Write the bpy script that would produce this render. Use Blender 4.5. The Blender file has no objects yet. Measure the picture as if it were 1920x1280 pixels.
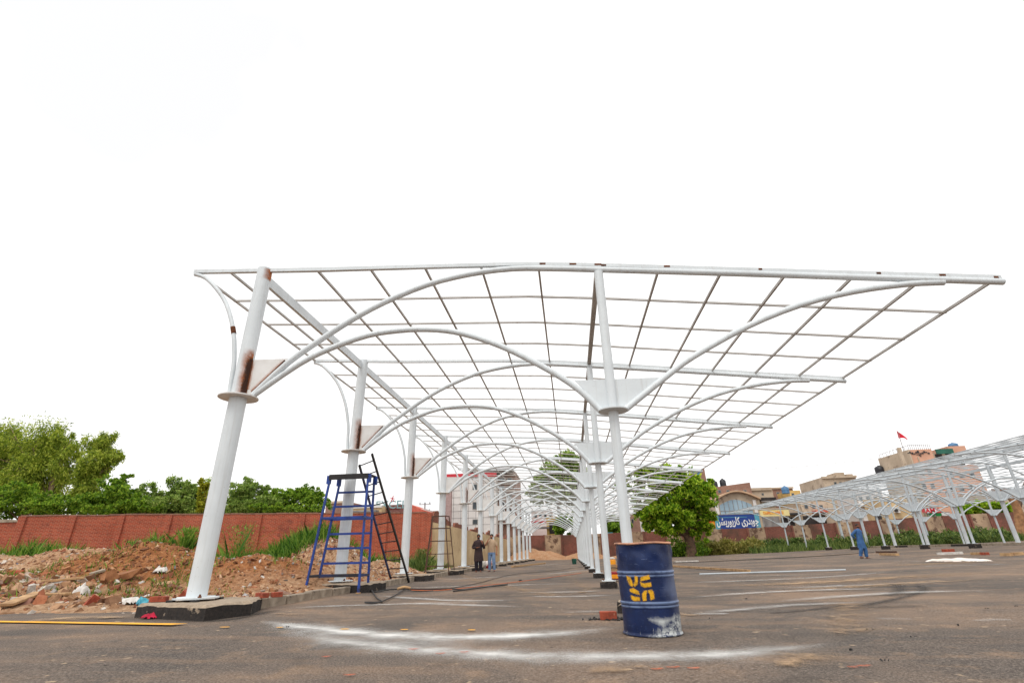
import bpy, bmesh, math, random
import numpy as np
from mathutils import Vector, Matrix
random.seed(7); RNG = np.random.default_rng(7)
SC = bpy.context.scene
COL = SC.collection
R = math.radians

# ------------------------------------------------------------------ camera, sky, sun, exposure
FPX, YAW, PITCH, ROLL, CAMH = 915.32, 0.10338, 0.41160, -0.02293, 0.7167
def cam_axes():
    cy, sy = math.cos(YAW), math.sin(YAW)
    f0 = Vector((-sy, cy, 0)); r0 = Vector((cy, sy, 0)); u0 = Vector((0, 0, 1))
    f = f0*math.cos(PITCH) + u0*math.sin(PITCH); u = u0*math.cos(PITCH) - f0*math.sin(PITCH)
    return r0*math.cos(ROLL) + u*math.sin(ROLL), u*math.cos(ROLL) - r0*math.sin(ROLL), f
CR, CU, CF = cam_axes()
cam = bpy.data.cameras.new('camera'); cam.sensor_width = 36; cam.lens = 36*FPX/1920
cam.clip_start = 0.05; cam.clip_end = 3000
camo = bpy.data.objects.new('camera', cam); COL.objects.link(camo)
m = Matrix.Identity(4)
for i in range(3): m[i][0], m[i][1], m[i][2] = CR[i], CU[i], -CF[i]
m[2][3] = CAMH
camo.matrix_world = m
SC.camera = camo

SUN_EL, SUN_AZ = R(58), R(200)
w = bpy.data.worlds.new('World'); SC.world = w; w.use_nodes = True
nt = w.node_tree; nt.nodes.clear()
def N(t, typ, **kw):
    n = t.nodes.new(typ)
    for k, v in kw.items():
        if k in n.inputs and not hasattr(n, k): n.inputs[k].default_value = v
        else: setattr(n, k, v)
    return n
sky = N(nt, 'ShaderNodeTexSky', sky_type='NISHITA', sun_disc=False, sun_elevation=SUN_EL, sun_rotation=SUN_AZ, dust_density=4.0, altitude=200)
hs = N(nt, 'ShaderNodeHueSaturation'); hs.inputs['Saturation'].default_value = 0.25
tc = N(nt, 'ShaderNodeTexCoord')
nz = N(nt, 'ShaderNodeTexNoise'); nz.inputs['Scale'].default_value = 1.15; nz.inputs['Detail'].default_value = 5
rmp = N(nt, 'ShaderNodeValToRGB')
rmp.color_ramp.elements[0].position = 0.40; rmp.color_ramp.elements[0].color = (8.95, 8.96, 8.99, 1)
rmp.color_ramp.elements[1].position = 0.56; rmp.color_ramp.elements[1].color = (11.6, 11.5, 11.4, 1)
mx = N(nt, 'ShaderNodeMix', data_type='RGBA'); mx.inputs[0].default_value = 0.88
bg = N(nt, 'ShaderNodeBackground'); bg.inputs['Strength'].default_value = 0.1
wo = N(nt, 'ShaderNodeOutputWorld')
L = nt.links.new
L(sky.outputs[0], hs.inputs['Color']); L(tc.outputs['Generated'], nz.inputs['Vector']); L(nz.outputs['Fac'], rmp.inputs[0])
L(hs.outputs[0], mx.inputs[6]); L(rmp.outputs[0], mx.inputs[7]); L(mx.outputs[2], bg.inputs[0]); L(bg.outputs[0], wo.inputs[0])

sl = bpy.data.lights.new('sun', 'SUN'); sl.energy = 1.35; sl.angle = R(28); sl.color = (1, .965, .91)
so = bpy.data.objects.new('sun', sl); COL.objects.link(so)
sd = Vector((math.sin(SUN_AZ)*math.cos(SUN_EL), math.cos(SUN_AZ)*math.cos(SUN_EL), math.sin(SUN_EL)))
so.rotation_euler = sd.to_track_quat('Z', 'Y').to_euler()
SC.view_settings.view_transform = 'Standard'; SC.view_settings.look = 'None'
SC.view_settings.gamma = 1; SC.view_settings.use_curve_mapping = False
SC.view_settings.exposure = 0.28
SC.cycles.max_bounces = 6; SC.cycles.transparent_max_bounces = 12

# ------------------------------------------------------------------ helpers
GK = [(-60, .0), (-6, .0), (2, -.03), (8, .02), (15.4, .15), (26.4, .48), (33, .62), (45, .9), (60, 1.3), (120, 2.2)]
def g(x):
    if x <= GK[0][0]: return GK[0][1]
    for (a, za), (b, zb) in zip(GK, GK[1:]):
        if x <= b: return za + (zb-za)*(x-a)/(b-a)
    return GK[-1][1]
def ray(x, y): return CF + CR*((x-960)/FPX) + CU*((640-y)/FPX)
def at(x, y, Y=None, X=None, z=0.0):
    """a point seen at (x, y) of the photograph, at a known depth Y, offset X or height z"""
    d = ray(x, y)
    t = Y/d.y if Y is not None else X/d.x if X is not None else (z-CAMH)/d.z
    return Vector((0, 0, CAMH)) + d*t
def atg(x, y):
    z = 0
    for _ in range(12):
        p = at(x, y, z=z); z = .5*z + .5*g(min(max(p.x, -50), 60))
    return at(x, y, z=z)
def wm(o):
    b = o.matrix_basis
    return wm(o.parent) @ o.matrix_parent_inverse @ b if o.parent else b.copy()
def tag(o, label=None, cat=None, group=None, kind=None):
    for k, v in (('label', label), ('category', cat), ('group', group), ('kind', kind)):
        if v: o[k] = v
    return o
def empty(name, loc=(0, 0, 0), label=None, cat=None, group=None, rz=0):
    o = bpy.data.objects.new(name, None); COL.objects.link(o); o.location = loc; o.rotation_euler = (0, 0, rz)
    o.empty_display_size = .2
    return tag(o, label, cat, group)
def obj(name, me, mt=None, parent=None, loc=None, rot=None, local=False, scale=None):
    o = bpy.data.objects.new(name, me); COL.objects.link(o)
    if mt is not None and len(me.materials) == 0: me.materials.append(mt)
    if loc is not None: o.location = loc
    if rot is not None: o.rotation_euler = rot
    if scale is not None: o.scale = scale
    if parent is not None:
        o.parent = parent
        if not local: o.matrix_parent_inverse = wm(parent).inverted()
    return o
def npmesh(name, V, F, smooth=False):
    V = np.asarray(V, dtype=np.float32); F = np.asarray(F, dtype=np.int32)
    me = bpy.data.meshes.new(name); n, k = F.shape
    me.vertices.add(len(V)); me.vertices.foreach_set('co', V.ravel())
    me.loops.add(n*k); me.loops.foreach_set('vertex_index', F.ravel())
    me.polygons.add(n); me.polygons.foreach_set('loop_start', np.arange(n, dtype=np.int32)*k)
    me.polygons.foreach_set('loop_total', np.full(n, k, dtype=np.int32))
    me.polygons.foreach_set('use_smooth', np.full(n, smooth))
    me.update(); me.validate()
    return me
def attr(me, vals, name='a'):
    at_ = me.attributes.new(name, 'FLOAT', 'POINT'); at_.data.foreach_set('value', np.asarray(vals, dtype=np.float32))
class MB:
    def __init__(s): s.v = []; s.f = []; s.s = []
    def add(s, V, F, smooth=False):
        b = len(s.v); s.v += [tuple(v) for v in V]; s.f += [tuple(i+b for i in f) for f in F]; s.s += [smooth]*len(F); return s
    def box(s, c, d, rot=None, taper=1.0):
        x, y, z = d[0]/2, d[1]/2, d[2]/2; t = taper
        V = [Vector(p) for p in ((-x, -y, -z), (x, -y, -z), (x, y, -z), (-x, y, -z), (-x*t, -y*t, z), (x*t, -y*t, z), (x*t, y*t, z), (-x*t, y*t, z))]
        if rot is not None: V = [rot @ v for v in V]
        c = Vector(c)
        return s.add([v+c for v in V], [(0, 3, 2, 1), (4, 5, 6, 7), (0, 1, 5, 4), (1, 2, 6, 5), (2, 3, 7, 6), (3, 0, 4, 7)])
    def bb(s, a, b):
        return s.box([(p+q)/2 for p, q in zip(a, b)], [abs(q-p) for p, q in zip(a, b)])
    def tube(s, pts, r, n=10, cap=True, smooth=True, sx=1.0):
        pts = [Vector(p) for p in pts]; rs = r if isinstance(r, (list, tuple)) else [r]*len(pts)
        V = []; F = []; up = None
        for i, p in enumerate(pts):
            t = (pts[min(i+1, len(pts)-1)] - pts[max(i-1, 0)]).normalized()
            if up is None: up = Vector((0, 0, 1)) if abs(t.z) < .9 else Vector((0, 1, 0))
            a = t.cross(up); 
            if a.length < 1e-4: a = t.cross(Vector((1, 0, 0)))
            a.normalize(); b = a.cross(t).normalized(); up = b
            for k in range(n):
                q = 2*math.pi*(k+.5)/n
                V.append(p + a*(math.cos(q)*rs[i]*sx) + b*(math.sin(q)*rs[i]))
        for i in range(len(pts)-1):
            for k in range(n):
                F.append((i*n+k, i*n+(k+1) % n, (i+1)*n+(k+1) % n, (i+1)*n+k))
        s.add(V, F, smooth)
        if cap:
            s.add(V[:n], [tuple(range(n-1, -1, -1))]); s.add(V[-n:], [tuple(range(n))])
        return s
    def bar(s, a, b, wd, ht=None):
        """square bar from a to b"""
        ht = ht or wd; a = Vector(a); b = Vector(b); t = (b-a); l = t.length; t.normalize()
        up = Vector((0, 0, 1)) if abs(t.z) < .95 else Vector((0, 1, 0))
        x = t.cross(up).normalized(); z = x.cross(t)
        return s.box((a+b)/2, (wd, l, ht), Matrix((x, t, z)).transposed())
    def lathe(s, prof, n=48, smooth=True):
        V = []; F = []
        for r, z in prof:
            for k in range(n): V.append((r*math.cos(2*math.pi*k/n), r*math.sin(2*math.pi*k/n), z))
        for i in range(len(prof)-1):
            for k in range(n): F.append((i*n+k, i*n+(k+1) % n, (i+1)*n+(k+1) % n, (i+1)*n+k))
        return s.add(V, F, smooth)
    def prism(s, poly, z0, z1):
        n = len(poly)
        V = [(x, y, z0) for x, y in poly] + [(x, y, z1) for x, y in poly]
        F = [tuple(range(n-1, -1, -1)), tuple(range(n, 2*n))] + [(i, (i+1) % n, n+(i+1) % n, n+i) for i in range(n)]
        return s.add(V, F)
    def slab_xz(s, poly, y0, y1):
        n = len(poly)
        V = [(x, y0, z) for x, z in poly] + [(x, y1, z) for x, z in poly]
        F = [tuple(range(n)), tuple(range(2*n-1, n-1, -1))] + [(i, n+i, n+(i+1) % n, (i+1) % n) for i in range(n)]
        return s.add(V, F)
    def mesh(s, name, bevel=0, fix=True):
        me = bpy.data.meshes.new(name); me.from_pydata(s.v, [], s.f)
        me.polygons.foreach_set('use_smooth', s.s); 
        if fix or bevel:
            bm = bmesh.new(); bm.from_mesh(me)
            if bevel: bmesh.ops.bevel(bm, geom=bm.edges[:], offset=bevel, segments=1, affect='EDGES')
            bmesh.ops.recalc_face_normals(bm, faces=bm.faces[:]); bm.to_mesh(me); bm.free()
        me.update(); return me
    def build(s, name, mt, parent=None, bevel=0, **kw): return obj(name, s.mesh(name, bevel), mt, parent, **kw)
def smoothpath(P, sub=4):
    P = [Vector(p) for p in P]; out = []
    for i in range(len(P)-1):
        p0 = P[max(i-1, 0)]; p1 = P[i]; p2 = P[i+1]; p3 = P[min(i+2, len(P)-1)]
        for k in range(sub):
            t = k/sub
            out.append(.5*((2*p1) + (p2-p0)*t + (2*p0-5*p1+4*p2-p3)*t*t + (3*p1-p0-3*p2+p3)*t**3))
    return out + [P[-1]]
def fbm(X, Y, oct=5, seed=0, f=1.0):
    X = np.asarray(X, float)*f; Y = np.asarray(Y, float)*f; out = np.zeros_like(X); a = 1.0; tot = 0
    for o in range(oct):
        r = np.random.default_rng(seed*31+o).random((64, 64))
        xi = np.floor(X).astype(int); yi = np.floor(Y).astype(int); u = X-xi; v = Y-yi
        u = u*u*(3-2*u); v = v*v*(3-2*v)
        a00 = r[xi % 64, yi % 64]; a10 = r[(xi+1) % 64, yi % 64]; a01 = r[xi % 64, (yi+1) % 64]; a11 = r[(xi+1) % 64, (yi+1) % 64]
        out += a*((a00*(1-u)+a10*u)*(1-v)+(a01*(1-u)+a11*u)*v); tot += a
        X = X*2.03+17.3; Y = Y*2.03+5.1; a *= .5
    return out/tot-.5
ORD = 'front second third fourth fifth sixth seventh eighth ninth tenth eleventh twelfth thirteenth fourteenth'.split()

# ------------------------------------------------------------------ materials
def srgb(r, g_, b):
    return tuple(((c/255/12.92) if c/255 <= .04045 else ((c/255+.055)/1.055)**2.4) for c in (r, g_, b)) + (1,)
def newmat(name):
    mt = bpy.data.materials.new(name); mt.use_nodes = True; t = mt.node_tree; t.nodes.clear()
    b = N(t, 'ShaderNodeBsdfPrincipled'); o = N(t, 'ShaderNodeOutputMaterial'); t.links.new(b.outputs[0], o.inputs[0])
    return mt, t, b, o
def noise(t, scale, detail=4, rough=.55, coord='Object', vec=None, dist=0):
    n = N(t, 'ShaderNodeTexNoise'); n.inputs['Scale'].default_value = scale; n.inputs['Detail'].default_value = detail
    n.inputs['Roughness'].default_value = rough; n.inputs['Distortion'].default_value = dist
    if vec is None:
        c = N(t, 'ShaderNodeTexCoord') if coord != 'World' else N(t, 'ShaderNodeNewGeometry')
        vec = c.outputs['Position'] if coord == 'World' else c.outputs[coord]
    t.links.new(vec, n.inputs['Vector']); return n.outputs['Fac']
def ramp(t, fac, stops):
    r = N(t, 'ShaderNodeValToRGB'); e = r.color_ramp.elements
    while len(e) < len(stops): e.new(.5)
    for el, (p, c) in zip(e, stops):
        el.position = p; el.color = c if len(c) == 4 else tuple(c)+(1,)
    t.links.new(fac, r.inputs[0]); return r.outputs[0]
def bw(t, fac, lo, hi):
    return ramp(t, fac, [(lo, (0, 0, 0, 1)), (hi, (1, 1, 1, 1))] if lo < hi else [(hi, (1, 1, 1, 1)), (lo, (0, 0, 0, 1))])
def mixc(t, fac, a, b, mode='MIX'):
    mxn = N(t, 'ShaderNodeMix', data_type='RGBA', blend_type=mode)
    for i, v in ((0, fac), (6, a), (7, b)):
        if isinstance(v, (int, float)): mxn.inputs[i].default_value = v
        elif isinstance(v, tuple): mxn.inputs[i].default_value = v
        else: t.links.new(v, mxn.inputs[i])
    return mxn.outputs[2]
def math_(t, op, a, b=0.0):
    n = N(t, 'ShaderNodeMath', operation=op)
    for i, v in ((0, a), (1, b)):
        if isinstance(v, (int, float)): n.inputs[i].default_value = v
        else: t.links.new(v, n.inputs[i])
    return n.outputs[0]
def bump(t, b, h, strength=.3, dist=.02):
    bn = N(t, 'ShaderNodeBump'); bn.inputs['Strength'].default_value = strength; bn.inputs['Distance'].default_value = dist
    t.links.new(h, bn.inputs['Height']); t.links.new(bn.outputs[0], b.inputs['Normal'])
def MAT(name, c, c2=None, rough=.8, scale=3, metal=0, bmp=0, bscale=30, lo=.35, hi=.65, c3=None, s3=12, t3=.62, coord='Object', bdist=.01):
    """mottled surface: c..c2 by broad noise, optional fine stain colour c3"""
    mt, t, b, o = newmat(name)
    base = mixc(t, bw(t, noise(t, scale, 5, coord=coord), lo, hi), c, c2 or tuple(x*.75 for x in c[:3])+(1,))
    if c3: base = mixc(t, bw(t, noise(t, s3, 6, .65, coord=coord), t3, t3+.08), base, c3)
    t.links.new(base, b.inputs['Base Color']); b.inputs['Roughness'].default_value = rough; b.inputs['Metallic'].default_value = metal
    if bmp: bump(t, b, noise(t, bscale, 4, coord=coord), bmp, bdist)
    return mt
def DECAL(name, c, c2=None, nscale=9, lo=.25, hi=.75, gain=1.0, fine=90, speck=0):
    """worn paint, dust or stain lying on a surface: point attribute a is its coverage"""
    mt, t, b, o = newmat(name)
    an = N(t, 'ShaderNodeAttribute', attribute_name='a')
    n1 = bw(t, noise(t, nscale, 6, .65, coord='World'), lo, hi); n2 = bw(t, noise(t, fine, 3, .7, coord='World'), .3, .7)
    k = math_(t, 'MULTIPLY', an.outputs['Fac'], math_(t, 'ADD', math_(t, 'MULTIPLY', n1, .75), math_(t, 'MULTIPLY', n2, .35)))
    k = math_(t, 'MULTIPLY', k, gain)
    if speck: k = math_(t, 'SUBTRACT', math_(t, 'MULTIPLY', k, 1+speck), math_(t, 'MULTIPLY', bw(t, noise(t, 170, 2, .6, coord='World'), .3, .7), speck*.8))
    k = math_(t, 'MAXIMUM', math_(t, 'MINIMUM', k, 1.0), 0.0)
    t.links.new(mixc(t, n2, c, c2 or c), b.inputs['Base Color']); b.inputs['Roughness'].default_value = .9
    t.links.new(k, b.inputs['Alpha']); return mt
def LEAF(name, dark, mid, light, trans=.35):
    mt, t, b, o = newmat(name)
    ge = N(t, 'ShaderNodeNewGeometry')
    n = noise(t, .9, 3, coord='World')
    f = math_(t, 'ADD', math_(t, 'MULTIPLY', ge.outputs['Random Per Island'], .55), math_(t, 'MULTIPLY', n, .55))
    c = ramp(t, f, [(.25, dark), (.52, mid), (.82, light)])
    t.links.new(c, b.inputs['Base Color']); b.inputs['Roughness'].default_value = .55
    b.inputs['Specular IOR Level'].default_value = .3
    tr = N(t, 'ShaderNodeBsdfTranslucent'); t.links.new(c, tr.inputs[0])
    ms = N(t, 'ShaderNodeMixShader'); ms.inputs[0].default_value = trans
    t.links.new(b.outputs[0], ms.inputs[1]); t.links.new(tr.outputs[0], ms.inputs[2]); t.links.new(ms.outputs[0], o.inputs[0])
    return mt
def BRICK(name, a, b_, mortar, sx=.23, sy=.075, stain=None, axis='XZ', st_lo=.5):
    mt, t, b, o = newmat(name)
    ge = N(t, 'ShaderNodeTexCoord'); sp = N(t, 'ShaderNodeSeparateXYZ'); t.links.new(ge.outputs['Object'], sp.inputs[0])
    cb = N(t, 'ShaderNodeCombineXYZ')
    if axis == 'XZ': t.links.new(math_(t, 'ADD', sp.outputs[0], sp.outputs[1]), cb.inputs[0])
    else: t.links.new(sp.outputs[1], cb.inputs[0])
    t.links.new(sp.outputs[2], cb.inputs[1])
    br = N(t, 'ShaderNodeTexBrick'); br.inputs['Color1'].default_value = a; br.inputs['Color2'].default_value = b_
    br.inputs['Mortar'].default_value = mortar; br.inputs['Scale'].default_value = 1; br.inputs['Mortar Size'].default_value = .011
    br.inputs['Brick Width'].default_value = sx; br.inputs['Row Height'].default_value = sy; br.inputs['Bias'].default_value = 0
    t.links.new(cb.outputs[0], br.inputs['Vector'])
    c = mixc(t, bw(t, noise(t, .7, 6, .65), .3, .7), br.outputs['Color'], (.62, .55, .5, 1), 'MULTIPLY')
    c = mixc(t, math_(t, 'MULTIPLY', bw(t, noise(t, 9, 4, .7), .4, .75), .45), c, tuple(min(1, x*1.5) for x in a[:3])+(1,))
    if stain: c = mixc(t, math_(t, 'MULTIPLY', bw(t, noise(t, .45, 6, .7), st_lo, st_lo+.14), .85), c, stain)
    t.links.new(c, b.inputs['Base Color']); b.inputs['Roughness'].default_value = .9
    bump(t, b, math_(t, 'ADD', math_(t, 'MULTIPLY', br.outputs['Fac'], -1.0), noise(t, 30, 3)), .6, .012)
    return mt

def asphalt():
    mt, t, b, o = newmat('asphalt')
    P = N(t, 'ShaderNodeNewGeometry').outputs['Position']
    grain = noise(t, 62, 2, .6, vec=P); fine = noise(t, 150, 2, .7, vec=P); big = noise(t, .33, 5, .6, vec=P, dist=.6); med = noise(t, 2.1, 5, .65, vec=P)
    mp = N(t, 'ShaderNodeMapping'); mp.inputs['Scale'].default_value = (.25, 1.6, 1); mp.inputs['Rotation'].default_value = (0, 0, .12); t.links.new(P, mp.inputs[0])
    strk = noise(t, 1.3, 5, .62, vec=mp.outputs[0])
    c = ramp(t, big, [(.34, srgb(74, 68, 64)), (.5, srgb(101, 88, 78)), (.66, srgb(142, 117, 96))])
    c = mixc(t, math_(t, 'MULTIPLY', bw(t, strk, .5, .68), .6), c, srgb(138, 112, 90))
    c = mixc(t, math_(t, 'MULTIPLY', bw(t, strk, .45, .25), .45), c, srgb(72, 63, 57))
    c = mixc(t, math_(t, 'MULTIPLY', bw(t, med, .54, .68), .5), c, srgb(156, 126, 98))
    c = mixc(t, math_(t, 'MULTIPLY', bw(t, grain, .52, .7), .5), c, srgb(160, 148, 136))
    c = mixc(t, math_(t, 'MULTIPLY', bw(t, grain, .48, .3), .8), c, srgb(48, 44, 41))
    c = mixc(t, math_(t, 'MULTIPLY', bw(t, fine, .57, .72), .5), c, srgb(176, 164, 152))
    c = mixc(t, math_(t, 'MULTIPLY', bw(t, fine, .44, .3), .7), c, srgb(44, 40, 38))
    c = mixc(t, math_(t, 'MULTIPLY', bw(t, noise(t, .9, 6, .7, vec=P, dist=1.2), .58, .68), .5), c, srgb(66, 58, 52))
    spk = noise(t, 6.5, 3, .5, vec=P)
    c = mixc(t, math_(t, 'MULTIPLY', bw(t, spk, .68, .73), .7), c, srgb(188, 164, 134))
    c = mixc(t, bw(t, noise(t, 11, 2, .5, vec=P), .75, .765), c, srgb(40, 34, 30))
    t.links.new(c, b.inputs['Base Color']); b.inputs['Roughness'].default_value = .88; b.inputs['Specular IOR Level'].default_value = .25
    bump(t, b, math_(t, 'ADD', grain, math_(t, 'MULTIPLY', fine, .6)), .7, .008)
    return mt
def whitepaint(name='white_paint', dirt=.1):
    mt, t, b, o = newmat(name)
    c = mixc(t, bw(t, noise(t, 1.7, 5, .6), .3, .75), srgb(218, 224, 227), srgb(202, 208, 211))
    c = mixc(t, math_(t, 'MULTIPLY', bw(t, noise(t, 26, 5, .7), .66, .74), dirt*5), c, srgb(128, 112, 98))
    c = mixc(t, math_(t, 'MULTIPLY', bw(t, noise(t, 7, 6, .7), .7, .8), dirt*4), c, srgb(186, 150, 120))
    mpn = N(t, 'ShaderNodeMapping'); mpn.inputs['Scale'].default_value = (16, 16, .8); t.links.new(N(t, 'ShaderNodeTexCoord').outputs['Object'], mpn.inputs[0])
    c = mixc(t, math_(t, 'MULTIPLY', bw(t, noise(t, 1, 5, .65, vec=mpn.outputs[0]), .52, .72), .35), c, srgb(176, 172, 166))
    c = mixc(t, bw(t, noise(t, 60, 3, .6), .73, .76), c, srgb(92, 78, 68))
    t.links.new(c, b.inputs['Base Color']); b.inputs['Roughness'].default_value = .5
    bump(t, b, noise(t, 5, 4), .12, .02)
    return mt
def footing_mat():
    mt, t, b, o = newmat('footing_concrete')
    ge = N(t, 'ShaderNodeNewGeometry'); sp = N(t, 'ShaderNodeSeparateXYZ'); t.links.new(ge.outputs['Normal'], sp.inputs[0])
    n = noise(t, 3.2, 6, .65, coord='World'); conc = mixc(t, bw(t, noise(t, 14, 5, .7, coord='World'), .3, .7), srgb(176, 158, 136), srgb(128, 112, 96))
    blk = mixc(t, bw(t, noise(t, 20, 4, .7, coord='World'), .35, .7), srgb(30, 26, 24), srgb(58, 50, 45))
    side = math_(t, 'LESS_THAN', math_(t, 'ABSOLUTE', sp.outputs[2]), .5)
    k = math_(t, 'MULTIPLY', side, bw(t, n, .66, .63))
    t.links.new(mixc(t, k, conc, blk), b.inputs['Base Color']); b.inputs['Roughness'].default_value = .9
    bump(t, b, noise(t, 25, 5, .7, coord='World'), .6, .02); return mt
def dirt_mat():
    mt, t, b, o = newmat('dirt')
    P = N(t, 'ShaderNodeNewGeometry').outputs['Position']
    a = N(t, 'ShaderNodeAttribute', attribute_name='a').outputs['Fac']   # bare brown spoil = 1, pale trampled rubble = 0
    f = noise(t, 11, 7, .7, vec=P); n2 = noise(t, 1.4, 5, .6, vec=P)
    brown = ramp(t, f, [(.3, srgb(112, 70, 42)), (.52, srgb(164, 108, 68)), (.75, srgb(196, 144, 100))])
    pale = ramp(t, f, [(.28, srgb(122, 92, 70)), (.5, srgb(184, 148, 116)), (.74, srgb(220, 192, 160))])
    c = mixc(t, math_(t, 'MINIMUM', math_(t, 'MAXIMUM', math_(t, 'ADD', a, math_(t, 'MULTIPLY', math_(t, 'SUBTRACT', n2, .5), 1.6)), 0), 1), pale, brown)
    t.links.new(c, b.inputs['Base Color']); b.inputs['Roughness'].default_value = .95; b.inputs['Specular IOR Level'].default_value = .15
    bump(t, b, math_(t, 'ADD', f, noise(t, 45, 4, .7, vec=P)), .9, .05); return mt
def chips_mat(name, stops):
    mt, t, b, o = newmat(name)
    ge = N(t, 'ShaderNodeNewGeometry'); c = ramp(t, ge.outputs['Random Per Island'], stops)
    c = mixc(t, bw(t, noise(t, 14, 4, .7, coord='World'), .35, .7), c, (.6, .55, .5, 1), 'MULTIPLY')
    t.links.new(c, b.inputs['Base Color']); b.inputs['Roughness'].default_value = .92; return mt

m_asph = asphalt(); m_white = whitepaint(); m_whited = whitepaint('white_paint_dirty', .2)
m_bar = MAT('dusty_white_bar', srgb(190, 187, 183), srgb(164, 159, 153), .6, 2, c3=srgb(132, 108, 90), s3=8, t3=.66)
m_gus = MAT('primed_steel', srgb(222, 221, 219), srgb(210, 207, 203), .6, 3, c3=srgb(190, 166, 146), s3=7, t3=.66)
m_rust = MAT('rust', srgb(70, 38, 20), srgb(118, 66, 30), .95, 14, bmp=.5)
m_rustd = DECAL('rust_stain', srgb(196, 112, 40), srgb(150, 76, 26), 9, .25, .7, 1.4)
m_rustk = DECAL('rust_core', srgb(66, 34, 16), srgb(44, 24, 14), 12, .25, .65, 1.9)
m_foot = footing_mat(); m_dirt = dirt_mat()
m_conc = MAT('concrete', srgb(168, 154, 136), srgb(132, 118, 102), .9, 4, bmp=.5, bscale=35, c3=srgb(92, 80, 70), s3=7, t3=.6)
m_spray = DECAL('white_overspray', srgb(226, 226, 224), srgb(196, 192, 186), 2.2, .2, .66, .62, 110, .58)
m_sand = DECAL('sand_dust', srgb(184, 154, 118), srgb(150, 122, 96), 4, .38, .66, .95, 60, .5)
m_tyre_shade = DECAL('tyre_mark', srgb(52, 46, 42), srgb(64, 56, 50), 6, .2, .75, .95, 60)  # tyre marks, and the tar and contact shade painted round bases
m_orange = DECAL('orange_spot', srgb(206, 104, 60), srgb(190, 90, 60), 16, .3, .7, 1.2, 80)
m_yline = MAT('yellow_line_paint', srgb(244, 178, 20), srgb(224, 158, 30), .7, 9, c3=srgb(150, 118, 60), s3=30, t3=.66)
m_bluem = MAT('blue_enamel', srgb(26, 66, 152), srgb(18, 46, 110), .5, 5, c3=srgb(24, 24, 30), s3=9, t3=.6)
m_blackm = MAT('black_steel', srgb(34, 31, 32), srgb(20, 18, 18), .6, 6)
m_brownm = MAT('rusty_brown_steel', srgb(92, 62, 46), srgb(62, 42, 34), .8, 9, c3=srgb(120, 80, 56), s3=18)
m_bluebk = MAT('blue_black_steel', srgb(24, 40, 92), srgb(22, 22, 30), .55, 2.2, lo=.45, hi=.55)
m_rubber = MAT('black_rubber', srgb(30, 28, 28), srgb(46, 42, 40), .7, 8)
m_orcab = MAT('orange_cable', srgb(206, 110, 62), srgb(176, 92, 56), .6, 8)
m_brick = MAT('loose_brick', srgb(168, 80, 56), srgb(128, 60, 42), .95, 12, bmp=.6, c3=srgb(214, 170, 140), s3=20)
m_wood = MAT('weathered_wood', srgb(196, 160, 116), srgb(150, 116, 82), .85, 5, c3=srgb(92, 66, 46), s3=12)
m_cream = MAT('cream_plaster', srgb(214, 188, 146), srgb(186, 158, 120), .95, .6, bmp=.3, bscale=18, c3=srgb(150, 122, 92), s3=3, t3=.62)
m_wallb = BRICK('red_brick_wall', srgb(172, 74, 48), srgb(134, 52, 36), srgb(182, 132, 106), stain=srgb(84, 44, 38), st_lo=.56)
m_wallfar = BRICK('dark_brick_panel', srgb(134, 76, 64), srgb(108, 58, 50), srgb(144, 108, 92), stain=srgb(88, 66, 54), st_lo=.48)
m_wallbroken = BRICK('broken_brick', srgb(150, 86, 62), srgb(116, 62, 46), srgb(120, 92, 76))
m_plfar = MAT('stained_plaster', srgb(180, 154, 126), srgb(140, 116, 96), .95, .8, c3=srgb(96, 72, 58), s3=1.2, t3=.52, bmp=.3)
m_bark = MAT('bark', srgb(112, 88, 68), srgb(72, 54, 42), .95, 4, bmp=.8, bscale=14)
m_barkp = MAT('pale_bark', srgb(164, 140, 116), srgb(118, 96, 76), .9, 4, bmp=.5, bscale=14)
g_ = srgb
m_leafe = LEAF('eucalyptus_leaf', g_(74, 96, 26), g_(138, 160, 46), g_(206, 214, 90), .5)
m_leafd = LEAF('dark_green_leaf', g_(52, 84, 18), g_(106, 146, 36), g_(172, 198, 70), .5)
m_leafm = LEAF('mid_green_leaf', g_(74, 102, 38), g_(128, 158, 64), g_(184, 202, 112), .45)
m_leafb = LEAF('bright_green_leaf', g_(56, 92, 10), g_(124, 168, 26), g_(206, 222, 76), .5)
m_leafy = LEAF('yellow_green_leaf', g_(110, 120, 20), g_(160, 166, 40), g_(206, 206, 80))
m_grass = LEAF('weed_grass', g_(40, 76, 20), g_(84, 128, 36), g_(146, 174, 70), .35)
m_grassd = LEAF('dark_weed', g_(44, 66, 26), g_(84, 110, 46), g_(144, 156, 84), .3)
m_dry = LEAF('dry_weed', g_(96, 96, 40), g_(140, 138, 60), g_(186, 172, 100), .3)
m_glass = MAT('dark_glass', srgb(44, 52, 58), srgb(70, 80, 86), .12, 1.2)
m_frame = MAT('window_frame', srgb(150, 146, 140), None, .6)

# ------------------------------------------------------------------ ground
xs = sorted(set([a for a, _ in GK] + [-200, 300])); ys = [-40, 0, 20, 40, 60, 80, 130, 400, 900]
V = [(x, y, (g(x) if -60 <= x <= 120 else (0 if x < 0 else 2.2))) for y in ys for x in xs]
nx = len(xs); F = [(j*nx+i, j*nx+i+1, (j+1)*nx+i+1, (j+1)*nx+i) for j in range(len(ys)-1) for i in range(nx-1)]
ground = obj('ground', npmesh('ground', V, F), m_asph); tag(ground, kind='structure', label='brown-grey asphalt yard streaked with white overspray and sand')

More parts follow.
